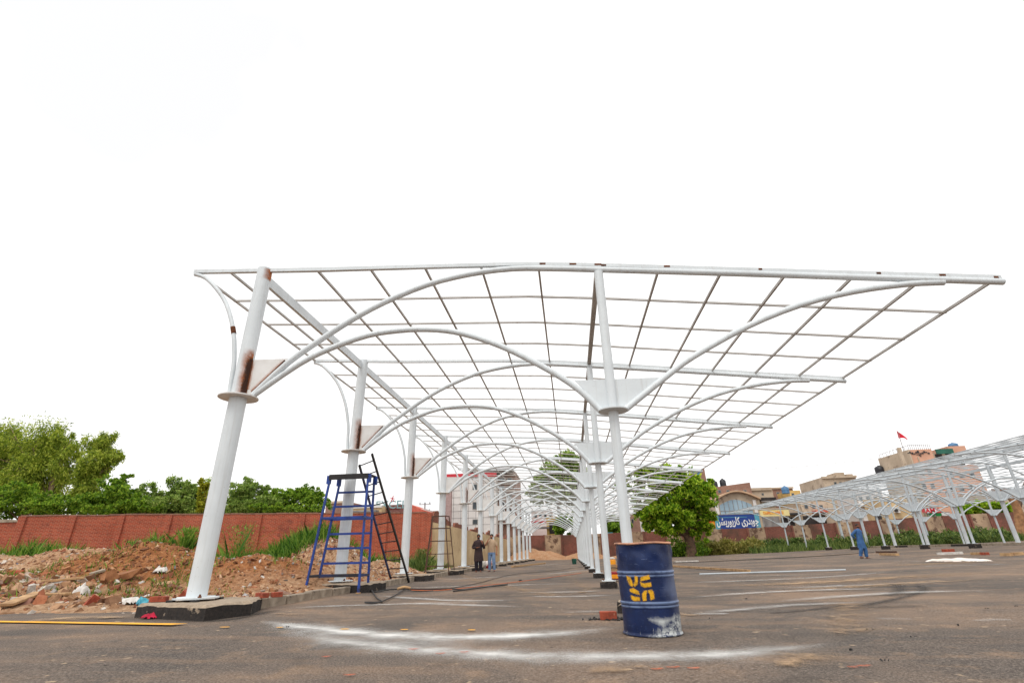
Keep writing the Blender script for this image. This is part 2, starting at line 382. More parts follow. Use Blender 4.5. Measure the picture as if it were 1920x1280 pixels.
DZ = [0.004]
def ribbon(name, path, widths, mt, parent=ground, smooth=True, alpha=1.0, ends=.12, zf=None):
    """flat soft-edged mark lying on the ground"""
    P = smoothpath([Vector((p.x, p.y, 0)) for p in path], 6) if smooth else [Vector((p.x, p.y, 0)) for p in path]
    n = len(P); V = []; A = []; K = 8
    DZ[0] = .004 + ((DZ[0]-.004+.0007) % .0135)
    for i, p in enumerate(P):
        t = (P[min(i+1, n-1)]-P[max(i-1, 0)]).normalized(); s_ = Vector((-t.y, t.x, 0)); u = i/(n-1)
        wd = np.interp(u*(len(widths)-1), range(len(widths)), widths)
        e = min(1, u/ends, (1-u)/ends) if ends else 1
        for k in range(K+1):
            q = -1+2*k/K; v = p+s_*(q*wd/2); V.append((v.x, v.y, g(v.x)+DZ[0])); A.append(alpha*e*max(0, 1-abs(q))**1.7)
    F = [(i*(K+1)+k, i*(K+1)+k+1, (i+1)*(K+1)+k+1, (i+1)*(K+1)+k) for i in range(n-1) for k in range(K)]
    me = npmesh(name, V, F); attr(me, A); return obj(name, me, mt, parent)
def pg(*pts): return [atg(*p) for p in pts]
SPR = [([(484, 1161), (540, 1172), (600, 1179), (750, 1192), (900, 1194), (1050, 1187), (1172, 1174)], [.35, .5, .42], 1.5),
       ([(486, 1163), (560, 1187), (640, 1203), (720, 1213), (860, 1223), (1000, 1230), (1150, 1231), (1300, 1230), (1400, 1224), (1510, 1212), (1640, 1196)], [.5, .55, .5, .5, .4], 1.15),
       ([(490, 1164), (600, 1190), (760, 1206), (960, 1212)], [.5, .9, .7], .45),
       ([(512, 1143), (600, 1137), (700, 1134), (800, 1131), (960, 1129)], [.25, .3, .4], 1.0),
       ([(700, 1116), (780, 1122), (870, 1126), (980, 1125)], [.3, .4, .5], 1.1),
       ([(740, 1131), (860, 1134), (1000, 1139)], [.3, .4, .3], .9),
       ([(720, 1104), (840, 1100), (960, 1097), (1120, 1092)], [.5, .6, .5], .8),
       ([(820, 1088), (900, 1083), (1010, 1079)], [.6, .7, .6], .8),
       ([(960, 1111), (1060, 1110), (1136, 1107)], [.35, .4, .4], 1.0),
       ([(980, 1118), (1060, 1119), (1160, 1116)], [.3, .4, .4], .9),
       ([(1010, 1078), (1060, 1073), (1110, 1067)], [.7, .7, .7], .8),
       ([(930, 1066), (1000, 1060), (1080, 1055)], [1.2, 1.2, 1.0], .7),
       ([(1040, 1150), (1100, 1148), (1150, 1146)], [.3, .4, .3], .6),
       ([(1275, 1122), (1400, 1113), (1530, 1107), (1700, 1103)], [.4, .45, .4], 1.0),
       ([(1280, 1151), (1370, 1146), (1430, 1140), (1520, 1134), (1700, 1128)], [.3, .4, .3], .9),
       ([(1290, 1153), (1340, 1152), (1370, 1153)], [.22, .3, .22], .9),
       ([(1440, 1131), (1560, 1121), (1700, 1112), (1910, 1107)], [.4, .5, .5], .9),
       ([(1440, 1103), (1600, 1097), (1700, 1093), (1800, 1088)], [.5, .5, .5], 1.0),
       ([(1265, 1093), (1400, 1088), (1550, 1081), (1690, 1069)], [.6, .6, .5], .9),
       ([(1270, 1078), (1420, 1079), (1560, 1076)], [.6, .5, .5], .6),
       ([(1640, 1161), (1680, 1160), (1720, 1161)], [.25, .3, .25], .6),
       ([(1820, 1165), (1860, 1162), (1915, 1163)], [.25, .3, .3], .6),
       ([(1700, 1063), (1800, 1060), (1915, 1056)], [.7, .7, .7], .6),
       ([(1640, 1052), (1700, 1051), (1740, 1052)], [.8, .8, .8], .5)]
for pth, wd, al in SPR[:2]: ribbon('paint_overspray', pg(*pth), [x*3.2 for x in wd], m_spray, alpha=al*.65, ends=.2)
for pth, wd, al in SPR: ribbon('paint_overspray', pg(*pth), [x*1.9 for x in wd], m_spray, alpha=al*1.1, ends=.25)
for pth, wd, al in [([(1330, 1100), (1450, 1095), (1560, 1090), (1700, 1081), (1915, 1071)], [.6, 1.2, 1.0, 1.4], 1.1),
                    ([(1440, 1112), (1560, 1103), (1750, 1090), (1915, 1084)], [.8, 1.0, .8], .8),
                    ([(1640, 1062), (1760, 1056), (1915, 1049)], [1.2, 1.4, 1.2], .8),
                    ([(1560, 1106), (1585, 1125), (1595, 1150), (1585, 1180), (1555, 1210)], [.5, .6, .5], .5),
                    ([(1440, 1260), (1500, 1238), (1560, 1215)], [.3, .5, .3], .8), ([(1540, 1190), (1600, 1185), (1640, 1178)], [.25, .35, .25], .7),
                    ([(1210, 1142), (1290, 1154), (1330, 1150)], [.25, .3, .2], .7), ([(1080, 1262), (1170, 1255), (1230, 1252)], [.2, .3, .2], .8),
                    ([(800, 1048), (900, 1090), (1000, 1060)], [.5, .9, .5], .5), ([(500, 1150), (545, 1152), (580, 1153)], [.2, .25, .1], .8),
                    ([(20, 1168), (130, 1160), (290, 1158)], [.6, .7, .5], .9), ([(480, 1125), (560, 1113), (700, 1105)], [.6, .6, .6], .6)]:
    ribbon('sand_patch', pg(*pth), [x*1.7 for x in wd], m_sand, alpha=al*1.35, ends=.35)
for pth, wd, al in [([(1440, 1150), (1510, 1144), (1590, 1132)], [.22, .25, .25], 1.2), ([(1600, 1138), (1660, 1127), (1706, 1116), (1732, 1104), (1716, 1096)], [.35, .3, .35, .4, .3], 1.2),
                    ([(1660, 1118), (1690, 1108), (1684, 1098), (1672, 1094)], [.4, .5, .4], 1.1), ([(1540, 1142), (1640, 1138), (1740, 1136)], [.6, .7, .4], .6)]:
    ribbon('tyre_mark', pg(*pth), wd, m_tyre_shade, alpha=al)
for x, y, l in [(1232, 1254, 12), (1262, 1251, 14), (1300, 1253, 12), (1598, 1251, 10), (1620, 1249, 13), (870, 1223, 8), (826, 1226, 9), (612, 1232, 8), (655, 1267, 12), (775, 1218, 10)]:
    ribbon('orange_paint_spot', pg((x-l, y), (x, y+1), (x+l, y-1)), [.04, .1, .04], m_orange, alpha=.9)
yl = [Vector((-11.0, 7.05, 0)), Vector((-8.1, 7.02, 0)), Vector((-4.84, 6.42, 0))]
mb = MB(); a, b = Vector((-12, 7.63)), Vector((-4.85, 6.45))
dn = Vector((-(b-a).y, (b-a).x)).normalized()*.07
mb.add([(a.x-dn.x, a.y-dn.y, .016), (b.x-dn.x-.12, b.y-dn.y+.02, .016), (b.x+dn.x, b.y+dn.y, .016), (a.x+dn.x, a.y+dn.y, .016)], [(0, 1, 2, 3)])
mb.build('yellow_line', m_yline, ground)
for x, y, l in [(421, 1177, 9), (646, 1181, 8), (758, 1182, 7), (884, 1183, 7), (524, 1178, 6)]:
    ribbon('yellow_paint_spot', pg((x-l, y), (x, y), (x+l, y)), [.03, .06, .03], m_yline, ends=0)

# ------------------------------------------------------------------ rubble terrain on the left
TX = np.arange(-46, -5.29, .16); TY = np.arange(7.5, 34, .16)
GX, GY = np.meshgrid(TX, TY)
MOUNDS = [(-10.6, 12.4, 2.0, 1.25, 1.02), (-12.8, 13.6, 2.0, 1.4, .4), (-8.2, 16.6, 1.5, 1.5, 1.0), (-7.4, 15.2, .9, 1.3, .55), (-9.2, 18.2, 1.5, 1.5, .75), (-18.6, 18.2, 2.6, 1.6, .85),
          (-15, 20, 3.5, 2, .5), (-24, 20.5, 3.5, 2.2, .8), (-7.6, 12.3, 1.3, .9, .42), (-7.0, 13.4, 1.0, 1.0, .35), (-11.5, 10, 1.8, .8, .22), (-14, 10.6, 2.5, 1.2, .3), (-7.2, 20.5, 1.0, 1.5, .4), (-20, 12, 4, 1.5, .4), (-30, 16, 5, 3, .5)]
def terr(x, y):
    h = np.zeros_like(x)+.05+.22*np.clip((y-12)/8, 0, 1)*np.clip((-x-6.5)/4, 0, 1)
    for cx, cy, sx, sy, hh in MOUNDS: h = h+hh*np.exp(-((x-cx)/sx)**2/1.2-((y-cy)/sy)**2/1.2)
    k = np.clip(h*1.3+.25, 0, 1)
    h = h+k*(fbm(x, y, 5, 3, .7)*.42+fbm(x, y, 4, 5, 2.6)*.16)
    e = np.clip((y-7.75-.35*fbm(x, y, 3, 9, .8)-.25*np.clip((-x-8)/6, 0, 1))/.9, 0, 1); e2 = np.clip((-5.3-x)/.8, 0, 1)
    h = (h*(.15+.85*e2)+.07*(1-e2))*(e)+-.06*(1-e)
    return h
TZ = terr(GX, GY); ny, nx = GX.shape
idx = np.arange(ny*nx).reshape(ny, nx)
F = np.stack([idx[:-1, :-1], idx[:-1, 1:], idx[1:, 1:], idx[1:, :-1]], -1).reshape(-1, 4)
me = npmesh('rubble_terrain', np.stack([GX, GY, TZ], -1).reshape(-1, 3), F, True)
br = np.exp(-((GX+10.6)/2.8)**2-((GY-12)/2.0)**2)*1.3 + np.exp(-((GX+7.6)/1.4)**2-((GY-12.8)/1.4)**2) + .5*np.exp(-((GX+17)/2.5)**2-((GY-17.5)/1.2)**2)
attr(me, br.ravel())
dirt = tag(obj('dirt_terrain', me, m_dirt), 'heaps of brown spoil and rubble inside the kerb', kind='structure')
def tz(x, y): return float(terr(np.array([float(x)]), np.array([float(y)]))[0])

def chunks(n, pos, size, flat=.6, sharp=True):
    """n angular fragments as one vertex/face array"""
    base = np.array([(-1, -1, -1), (1, -1, -1), (1, 1, -1), (-1, 1, -1), (-1, -1, 1), (1, -1, 1), (1, 1, 1), (-1, 1, 1)], float)*.5
    fb = np.array([(0, 3, 2, 1), (4, 5, 6, 7), (0, 1, 5, 4), (1, 2, 6, 5), (2, 3, 7, 6), (3, 0, 4, 7)])
    j = base[None]*(1+RNG.normal(0, .18, (n, 8, 3)))*np.stack([RNG.uniform(.7, 1.6, n), RNG.uniform(.5, 1, n), RNG.uniform(.25, 1, n)*flat], -1)[:, None, :]*size[:, None, None]
    q = RNG.normal(0, 1, (n, 4)); q[:, 1:3] *= .45; q /= np.linalg.norm(q, axis=1)[:, None]
    w_, x_, y_, z_ = q.T
    Rm = np.stack([1-2*(y_*y_+z_*z_), 2*(x_*y_-w_*z_), 2*(x_*z_+w_*y_), 2*(x_*y_+w_*z_), 1-2*(x_*x_+z_*z_), 2*(y_*z_-w_*x_), 2*(x_*z_-w_*y_), 2*(y_*z_+w_*x_), 1-2*(x_*x_+y_*y_)], -1).reshape(n, 3, 3)
    V = np.einsum('nij,nkj->nki', Rm, j)+pos[:, None, :]
    return V.reshape(-1, 3), (fb[None]+np.arange(n)[:, None, None]*8).reshape(-1, 4)
def rubble(name, n, cx, cy, sx, sy, smin, smax, mt, label, sink=.1):
    x = RNG.normal(cx, sx, n*2); y = RNG.normal(cy, sy, n*2); k = (x < -5.5) & (y > 7.9) & (y < 32); x = x[k][:n]; y = y[k][:n]
    s_ = smin*(smax/smin)**(RNG.random(len(x))**3.0)
    V, F = chunks(len(x), np.stack([x, y, terr(x, y)-s_*sink], -1), s_)
    return tag(obj(name, npmesh(name, V, F), mt), label, kind='stuff')
m_rub = chips_mat('rubble_chips', [(0, srgb(118, 84, 60)), (.25, srgb(172, 132, 98)), (.55, srgb(204, 168, 134)), (.7, srgb(174, 108, 74)), (.78, srgb(128, 72, 52)), (.88, srgb(190, 176, 160)), (.95, srgb(220, 214, 206)), (1, srgb(100, 92, 86))])
m_clod = chips_mat('earth_clods', [(0, srgb(100, 62, 38)), (.5, srgb(146, 96, 60)), (.85, srgb(180, 130, 90)), (1, srgb(204, 168, 136))])
m_trash = chips_mat('litter', [(0, srgb(232, 232, 230)), (.4, srgb(210, 206, 200)), (.6, srgb(90, 130, 170)), (.7, srgb(230, 200, 80)), (.8, srgb(200, 60, 60)), (.9, srgb(60, 60, 66)), (1, srgb(236, 236, 236))])
rubble('rubble', 7000, -12.2, 9.6, 2.4, .6, .015, .24, m_rub, 'broken brick and plaster rubble strewn along the front of the heaps')
rubble('rubble', 9000, -8.3, 16.8, 1.7, 1.8, .02, .15, m_rub, 'pale broken rubble heap behind the blue platform stand')
rubble('rubble', 8000, -18, 18.0, 5.5, 2.0, .03, .2, m_rub, 'pinkish rubble spread below the brick wall')
rubble('rubble', 1500, -6.9, 10.6, .9, 1.6, .015, .11, m_rub, 'gravel and brick chips beside the kerb')
rubble('earth_clods', 6000, -10.6, 11.6, 2.2, 1.2, .012, .12, m_clod, 'brown clods on the central spoil heap')
rubble('litter', 260, -12.5, 11.5, 4.5, 3.0, .03, .13, m_trash, 'scraps of plastic and paper litter among the rubble')

# ------------------------------------------------------------------ leaves, grass, trees
def leaf_arrays(P, D, W, size, wid):
    """diamond leaves: base P, direction D, side W"""
    n = len(P); a = P; c = P+D*size[:, None]; mid = P+D*(size*.45)[:, None]; s_ = W*(size*wid)[:, None]
    V = np.stack([a, mid+s_, c, mid-s_], 1).reshape(-1, 3); return V, np.arange(n*4).reshape(n, 4)
def unit(n): v = RNG.normal(0, 1, (n, 3)); return v/np.linalg.norm(v, axis=1)[:, None]
def crown_points(lobes, n, clump=60, sig=.18, shell=.55, vz=.75):
    vol = np.array([r[0]*r[1]*r[2] for _, r in lobes])**.8; cnt = np.maximum(1, (vol/vol.sum()*n/clump).astype(int)); out = []; cen = []
    for (c, r), k in zip(lobes, cnt):
        d = unit(k)*(shell+(1.04-shell)*RNG.random(k)**.6)[:, None]; cc = np.array(c)+d*np.array(r)
        p = np.repeat(cc, clump, 0); s_ = sig*min(r)*(.6+.8*np.repeat(RNG.random(k), clump))
        out.append(p+RNG.normal(0, 1, p.shape)*s_[:, None]*np.array([1, 1, vz])); cen.append(np.repeat(cc-np.array(c), clump, 0))
    return np.concatenate(out), np.concatenate(cen)
def tree(label, base, lobes, n, lsize, mt, trunk_r=.18, bark=None, droop=0.0, wid=.3, name='tree', group=None, cat='tree', clump=60, sig=.2, shell=.5, twigs=True, split=9):
    base = Vector(base); root = empty(name, base, label, cat, group)
    if split:
        big = lobes; lobes2 = []
        for c, r in big:
            for _ in range(split):
                d = unit(1)[0]*random.uniform(.4, 1.12); f = random.uniform(.24, .52); lobes2.append((tuple(np.array(c)+d*np.array(r)), tuple(np.array(r)*f)))
            lobes2.append((c, tuple(np.array(r)*.6)))
    else: lobes2 = lobes
    P, O = crown_points(lobes2, n, clump, sig, shell, 1.5 if droop > .3 else .75); k = len(P)
    D = unit(k)+O/np.maximum(np.linalg.norm(O, axis=1), .01)[:, None]*.5; D[:, 2] -= droop*2.2; D /= np.linalg.norm(D, axis=1)[:, None]
    Wd = np.cross(D, unit(k)); Wd /= np.maximum(np.linalg.norm(Wd, axis=1), .01)[:, None]
    V, F = leaf_arrays(P, D, Wd, lsize*RNG.uniform(.6, 1.35, k), wid)
    obj('crown', npmesh('crown', V, F), mt, root)
    mb = MB(); top = max(c[2]+r[2]*.2 for c, r in lobes)
    lc = sorted(lobes, key=lambda q: q[0][2]); c0 = Vector(lc[0][0])
    fork = base+Vector((0, 0, max(.5, (min(c[2]-r[2]*.4 for c, r in lobes)-base.z)*.9)))
    mb.tube(smoothpath([base-Vector((0, 0, .15)), base.lerp(fork, .5)+Vector((trunk_r*.4, 0, 0)), fork], 3), [trunk_r*(1.25-.45*i/6) for i in range(7)], 8)
    for c, r in lobes:
        c = Vector(c); e = c+Vector((random.uniform(-.2, .2)*r[0], 0, r[2]*.35)); md = fork.lerp(e, .5)+Vector((random.uniform(-.15, .15)*r[0], random.uniform(-.15, .15)*r[1], .1*r[2]))
        pp = smoothpath([fork-Vector((0, 0, .1)), md, e], 4); mb.tube(pp, [trunk_r*(.62-.5*i/(len(pp)-1)) for i in range(len(pp))], 6)
        if twigs:
            for _ in range(5):
                q = c+Vector(unit(1)[0])*.8*Vector(r).length/1.732; st = pp[random.randrange(4, len(pp))]
                mb.tube([st, st.lerp(q, .5)+Vector((0, 0, .05*r[2])), q], [trunk_r*.2, trunk_r*.14, trunk_r*.05], 5)
    mb.build('trunk', bark or m_bark, root)
    return root
def lob(px, py, Y, rx, rz, ry=None, dY=0):
    p = at(px, py, Y=Y+dY); s_ = (Y+dY)/915*1.05
    return (tuple(p), (rx*s_, (ry or rx)*s_, rz*s_))
def grass(n, X, Y, Z, h, mt, name, label=None, wd=.012, lean=.35, parent=None, kind='stuff'):
    P = np.stack([X, Y, Z], -1); k = len(P); D = np.stack([RNG.normal(0, lean, k), RNG.normal(0, lean, k), np.ones(k)], -1); D /= np.linalg.norm(D, axis=1)[:, None]
    a = RNG.random(k)*6.283; Wd = np.stack([np.cos(a), np.sin(a), np.zeros(k)], -1)
    hh = h*RNG.uniform(.45, 1.2, k) if np.isscalar(h) else h
    b_ = P+Wd*wd; c_ = P-Wd*wd; md = P+D*(hh*.6)[:, None]; bend = D.copy(); bend[:, :2] *= 1.9; bend /= np.linalg.norm(bend, axis=1)[:, None]
    tip = md+bend*(hh*.5)[:, None]
    V = np.stack([c_, b_, md+Wd*wd*.7, tip, md-Wd*wd*.7], 1).reshape(-1, 3); F = np.arange(k*5).reshape(k, 5)
    return tag(obj(name, npmesh(name, V, F), mt, parent), label, kind=kind)

# ------------------------------------------------------------------ boundary walls
def wall_frame(name, p0, p1, label, cat='wall'):
    d = Vector((p1[0]-p0[0], p1[1]-p0[1], 0)); return empty(name, (p0[0], p0[1], 0), label, cat, rz=math.atan2(d.y, d.x)), d.length
def jag(L_, h, step, amp, seed):
    r = random.Random(seed); x = 0; out = []
    while x < L_: out.append((x, h+r.uniform(-amp, amp))); x += step*r.uniform(.6, 1.4)
    return out+[(L_, h)]
# long red brick wall on the left, built from the corner outwards
wl, LW = wall_frame('brick_wall', (-31.0, 26.1), (-9.2, 32.7), 'long red brick boundary wall with pilasters behind the rubble heaps')
top = jag(LW, 3.32, 1.1, .035, 3)
MB().slab_xz([(0, -.3), (LW, -.3)] + top[::-1], 0, .24).build('brickwork', m_wallb, wl, local=True)
for i in range(10):
    x = .15+i*(LW-.3)/9
    MB().box((x, -.04, 1.45), (.36, .12, 3.7)).build('pilaster', m_wallb, wl, local=True)
mb = MB()
for (x, z), (x2, z2) in zip(top, top[1:]): mb.box(((x+x2)/2, .12, (z+z2)/2+.035), (x2-x-.02, .3, .07))
mb.build('coping', MAT('coping_mortar', srgb(150, 112, 94), srgb(112, 84, 72), .95, 5, bmp=.5), wl, local=True)
w2, L2 = wall_frame('brick_wall', (-32.6, 25.6), (-31.02, 26.08), 'short lower brick wall piece at the end of the long red wall')
MB().slab_xz([(0, -.3), (L2, -.3), (L2, 3.0), (0, 2.95)], .02, .26).build('brickwork', m_wallb, w2, local=True)
MB().slab_xz([(0, 2.96), (L2, 3.01), (L2-.1, 3.12), (.8, 3.16), (.1, 3.08)], -.03, .3).build('coping', m_conc, w2, local=True)
w3, L3 = wall_frame('cement_wall', (-50, 20.2), (-32.62, 25.6), 'grey cement-rendered wall at the left edge')
MB().slab_xz([(0, -.3), (L3, -.3)] + jag(L3, 3.05, .5, .06, 8)[::-1], .0, .25).build('render_face', m_plfar, w3, local=True)
for i in range(6): MB().box((L3-.4-i*.62, .12, 3.12+.02*(i % 2)), (.55, .3, .12), Matrix.Rotation(.08*(i % 3-1), 3, 'Y')).build('loose_stone', m_conc, w3, local=True)
# cream plaster wall running away behind the thick columns
w4, L4 = wall_frame('plaster_wall', (-9.2, 76), (-9.2, 32.95), 'cream plastered wall with broken brick top behind the thick columns')
MB().slab_xz([(0, -.3), (L4, -.3), (L4, 2.8), (0, 2.72)], 0, .22).build('plaster_face', m_cream, w4, local=True)
def hT(x): return 2.8+.2+.22*math.sin(x*.8)+.12*math.sin(x*2.9)+(.25 if x > L4-6 else 0)
pts = [(i*.42, hT(round(i*.42/1.3)*1.3)+random.uniform(-.05, .05)) for i in range(int(L4/.42)+1)]
MB().slab_xz([(0, 2.73), (L4, 2.81)] + [(L4, 3.2)] + pts[::-1], .025, .2).build('broken_brick_top', m_wallbroken, w4, local=True)
MB().box((L4+.12, .1, 1.5), (.42, .42, 3.64)).build('corner_pillar', m_wallb, w4, local=True)
# far wall of alternating brick and plaster panels
FT = [(-9.4, 3.3), (2, 3.15), (8.5, 3.35), (20, 3.42), (28, 3.52), (37, 3.85), (47, 4.25), (62, 4.6)]
def ft(x): return float(np.interp(x, [a for a, _ in FT], [b for _, b in FT]))
wf = empty('panel_wall', (-9.4, 76, 0), 'far boundary wall of alternating dark brick and plaster panels', 'wall')
x = -9.4; k = 0
while x < 64:
    wd = (2.45 if k % 2 == 0 else 3.3)*random.uniform(.92, 1.1); z0 = g(max(x, 0))-.6
    MB().slab_xz([(x+.01, z0), (x+wd-.01, z0), (x+wd-.01, ft(x+wd)+random.uniform(-.04, .04)), (x+.01, ft(x)+random.uniform(-.04, .04))], 76+.05*(k % 2), 76.25).build('plaster_panel' if k % 2 == 0 else 'brick_panel', m_plfar if k % 2 == 0 else m_wallfar, wf)
    MB().box((x, 75.98, (z0+ft(x))/2), (.22, .2, ft(x)-z0+.06)).build('wall_post', m_wallfar, wf)
    x += wd; k += 1

# ------------------------------------------------------------------ trees and weeds
def base_of(px, Y, zz=0): p = at(px, 1000, Y=Y); return (p.x, p.y, zz)
tree('tall drooping eucalyptus at the left edge above the wall', base_of(70, 42), [lob(8, 868, 42, 52, 62), lob(60, 842, 42, 48, 42), lob(95, 870, 42, 40, 50), lob(10, 810, 42, 32, 28), lob(55, 915, 42, 55, 38), lob(125, 840, 42, 28, 30), lob(-40, 880, 42, 50, 70), lob(130, 885, 42, 26, 28, dY=2)],
     72000, .27, m_leafe, .3, m_barkp, droop=.5, wid=.16, clump=70, sig=.26, name='eucalyptus_tree')
tree('slim leaning eucalyptus with pale trunk right of the tall one', base_of(128, 41), [lob(190, 835, 41, 24, 26), lob(178, 880, 41, 30, 28), lob(215, 858, 41, 17, 16), lob(160, 915, 41, 24, 22), lob(150, 935, 41, 20, 20)],
     26000, .26, m_leafe, .16, m_barkp, droop=.5, wid=.16, clump=60, sig=.26, name='eucalyptus_tree')
tree('dark dense shrub tree low at the left edge behind the grey wall', base_of(25, 36), [lob(20, 945, 36, 52, 26), lob(60, 935, 36, 30, 26), lob(-30, 930, 36, 40, 30), lob(110, 950, 36, 50, 18)], 30000, .17, m_leafd, .12, name='shrub_tree')
tree('round dark green tree behind the wall left of the front column', base_of(225, 38), [lob(222, 928, 38, 34, 30), lob(195, 945, 38, 32, 26), lob(255, 940, 38, 28, 26), lob(225, 905, 38, 22, 12), lob(240, 955, 38, 60, 14)], 42000, .18, m_leafd, .16, clump=70, name='round_tree')
tree('loose grey-green tree behind the wall beside the round dark one', base_of(330, 40), [lob(300, 935, 40, 28, 26), lob(340, 920, 40, 30, 24), lob(375, 930, 40, 26, 28), lob(325, 950, 40, 46, 18), lob(285, 925, 40, 16, 14), lob(350, 955, 40, 70, 14), lob(400, 940, 40, 24, 22)], 42000, .17, m_leafm, .14, name='loose_tree')
tree('small yellow-green tree showing beside the front column', base_of(380, 36), [lob(382, 912, 36, 11, 10), lob(378, 940, 36, 9, 20)], 2600, .2, m_leafy, .06, name='small_tree')
tree('green tree behind the wall just right of the front column', base_of(455, 40), [lob(445, 930, 40, 26, 24), lob(480, 922, 40, 28, 16), lob(465, 950, 40, 36, 18), lob(480, 955, 40, 60, 14), lob(500, 935, 40, 22, 16)], 34000, .17, m_leafm, .14, name='leafy_tree')
tree('bright rounded tree behind the wall left of the blue stand', base_of(565, 40), [lob(545, 935, 40, 34, 22), lob(580, 932, 40, 28, 20), lob(520, 945, 40, 26, 18), lob(595, 950, 40, 18, 14), lob(510, 930, 40, 14, 10), lob(560, 957, 40, 60, 12)], 38000, .16, m_leafd, .14, name='rounded_tree')
fb = base_of(1288, 63, .05)
tree('bright green spreading tree with knotted trunk before the far wall', fb, [lob(1262, 935, 63, 46, 34), lob(1302, 938, 63, 36, 32), lob(1226, 962, 63, 34, 24), lob(1248, 890, 63, 46, 20), lob(1205, 885, 63, 26, 14), lob(1310, 972, 63, 24, 20), lob(1275, 972, 63, 34, 22), lob(1320, 915, 63, 20, 14), lob(1190, 915, 63, 22, 16), lob(1325, 950, 63, 16, 20), lob(1240, 985, 63, 26, 16), lob(1298, 990, 63, 24, 16), lob(1322, 985, 63, 16, 16), lob(1215, 975, 63, 20, 16)],
     66000, .36, m_leafb, .55, m_bark, droop=.12, clump=80, sig=.17, name='spreading_tree', shell=.6)
tree('tall tree seen through the roof grid beyond the far wall', base_of(1050, 92), [lob(1035, 900, 92, 38, 22), lob(1070, 885, 92, 36, 24), lob(1085, 915, 92, 26, 22), lob(1010, 915, 92, 22, 14), lob(1055, 925, 92, 44, 16)], 17000, .6, m_leafm, .4, name='tall_tree', clump=40, sig=.28)
tree('small dark tree above the far wall at the end of the column rows', base_of(1052, 79), [lob(1050, 985, 79, 16, 12), lob(1060, 975, 79, 16, 12), lob(1072, 985, 79, 12, 10)], 5000, .4, m_leafd, .2, name='dark_tree')
tree('dark tree above the far wall right of the thin columns', base_of(1160, 82), [lob(1155, 982, 82, 16, 16), lob(1172, 985, 82, 14, 13), lob(1140, 985, 82, 10, 12)], 5500, .4, m_leafd, .2, name='dark_tree')
tree('light green shrub above the far wall under the right canopy', base_of(1840, 82, .8), [lob(1828, 948, 82, 24, 10), lob(1855, 950, 82, 20, 9), lob(1810, 955, 82, 14, 9), lob(1875, 958, 82, 16, 8)], 9000, .5, m_leafb, .15, name='wall_shrub')

def scatter(n, fn):
    p = [fn() for _ in range(n)]; return np.array(p)
def tuft_band(name, label, n, x0, x1, y0, y1, h, mt, wd=.014, cl=None, zfn=tz):
    if cl:
        c = np.stack([RNG.uniform(x0, x1, cl), RNG.uniform(y0, y1, cl)], -1); i = RNG.integers(0, cl, n); P = c[i]+RNG.normal(0, .28, (n, 2))
        hh = (h*RNG.uniform(.5, 1.15, cl))[i]*RNG.uniform(.5, 1.1, n)
    else: P = np.stack([RNG.uniform(x0, x1, n), RNG.uniform(y0, y1, n)], -1); hh = h*RNG.uniform(.4, 1.1, n)
    Z = terr(P[:, 0], P[:, 1])-.03 if zfn is tz else np.array([zfn(a) for a in P[:, 0]])-.03
    return grass(n, P[:, 0], P[:, 1], Z, hh, mt, name, label, wd)
tuft_band('grass', 'green weeds growing along the foot of the long brick wall', 16000, -32, -11, 21, 25.5, .75, m_grass, .022, cl=130)
tuft_band('grass', 'grass on the rear of the central spoil heap', 8000, -13.5, -9.3, 13.2, 16.2, .5, m_grass, .014, cl=70)
tuft_band('grass', 'tall grass right of the front column behind the heap', 14000, -12.5, -8.0, 15.6, 21.5, .62, m_grass, .016, cl=110)
tuft_band('grass', 'sparse tufts among the front rubble', 1800, -13.5, -7.0, 9.0, 13.0, .2, m_grass, .009, cl=45)
tuft_band('grass', 'weeds beside the cream wall foot', 2600, -8.9, -7.2, 22, 33, .7, m_grassd, .016, cl=24)
for px, py, Y, hgt, n, lb in [(345, 1040, 13.2, .8, 260, 'tall grassy weed clump left of the front column'), (258, 1020, 14.0, 1.0, 260, 'thin seeding weed stalks on the central heap'), (450, 1035, 16.5, 1.9, 230, 'feathery grey-green bush right of the front column'), (792, 1050, 26, 1.2, 420, 'dark shrub at the foot of the brick corner')]:
    p = at(px, py, Y=Y); z = tz(p.x, p.y)
    a = RNG.random(n)*6.283; r = RNG.random(n)**.7*hgt*.16
    X = p.x+np.cos(a)*r; Yy = p.y+np.sin(a)*r; Z = np.full(n, z-.05)
    root = empty('weed_clump', (p.x, p.y, z), lb, 'weed', 'single weed clumps')
    grass(n, X, Yy, Z, hgt*RNG.uniform(.35, 1.05, n), m_dry if 'stalk' in lb else (m_grassd if 'dark' in lb else m_grass), 'blades', None, .006, .42, root, None)
    P = np.stack([X, Yy, Z], -1)[RNG.integers(0, n, n*3)]; P[:, 2] += RNG.random(n*3)*hgt*.8; P[:, :2] += RNG.normal(0, .08+.1*hgt, (n*3, 2))*(P[:, 2:3]-z)/hgt
    D = unit(n*3); D[:, 2] = abs(D[:, 2])+.4; D /= np.linalg.norm(D, axis=1)[:, None]; Wd = np.cross(D, unit(n*3)); Vv, Ff = leaf_arrays(P, D, Wd, RNG.uniform(.06, .16, n*3), .12)
    obj('leaves', npmesh('leaves', Vv, Ff), m_grassd if 'dark' in lb else m_grass, root)
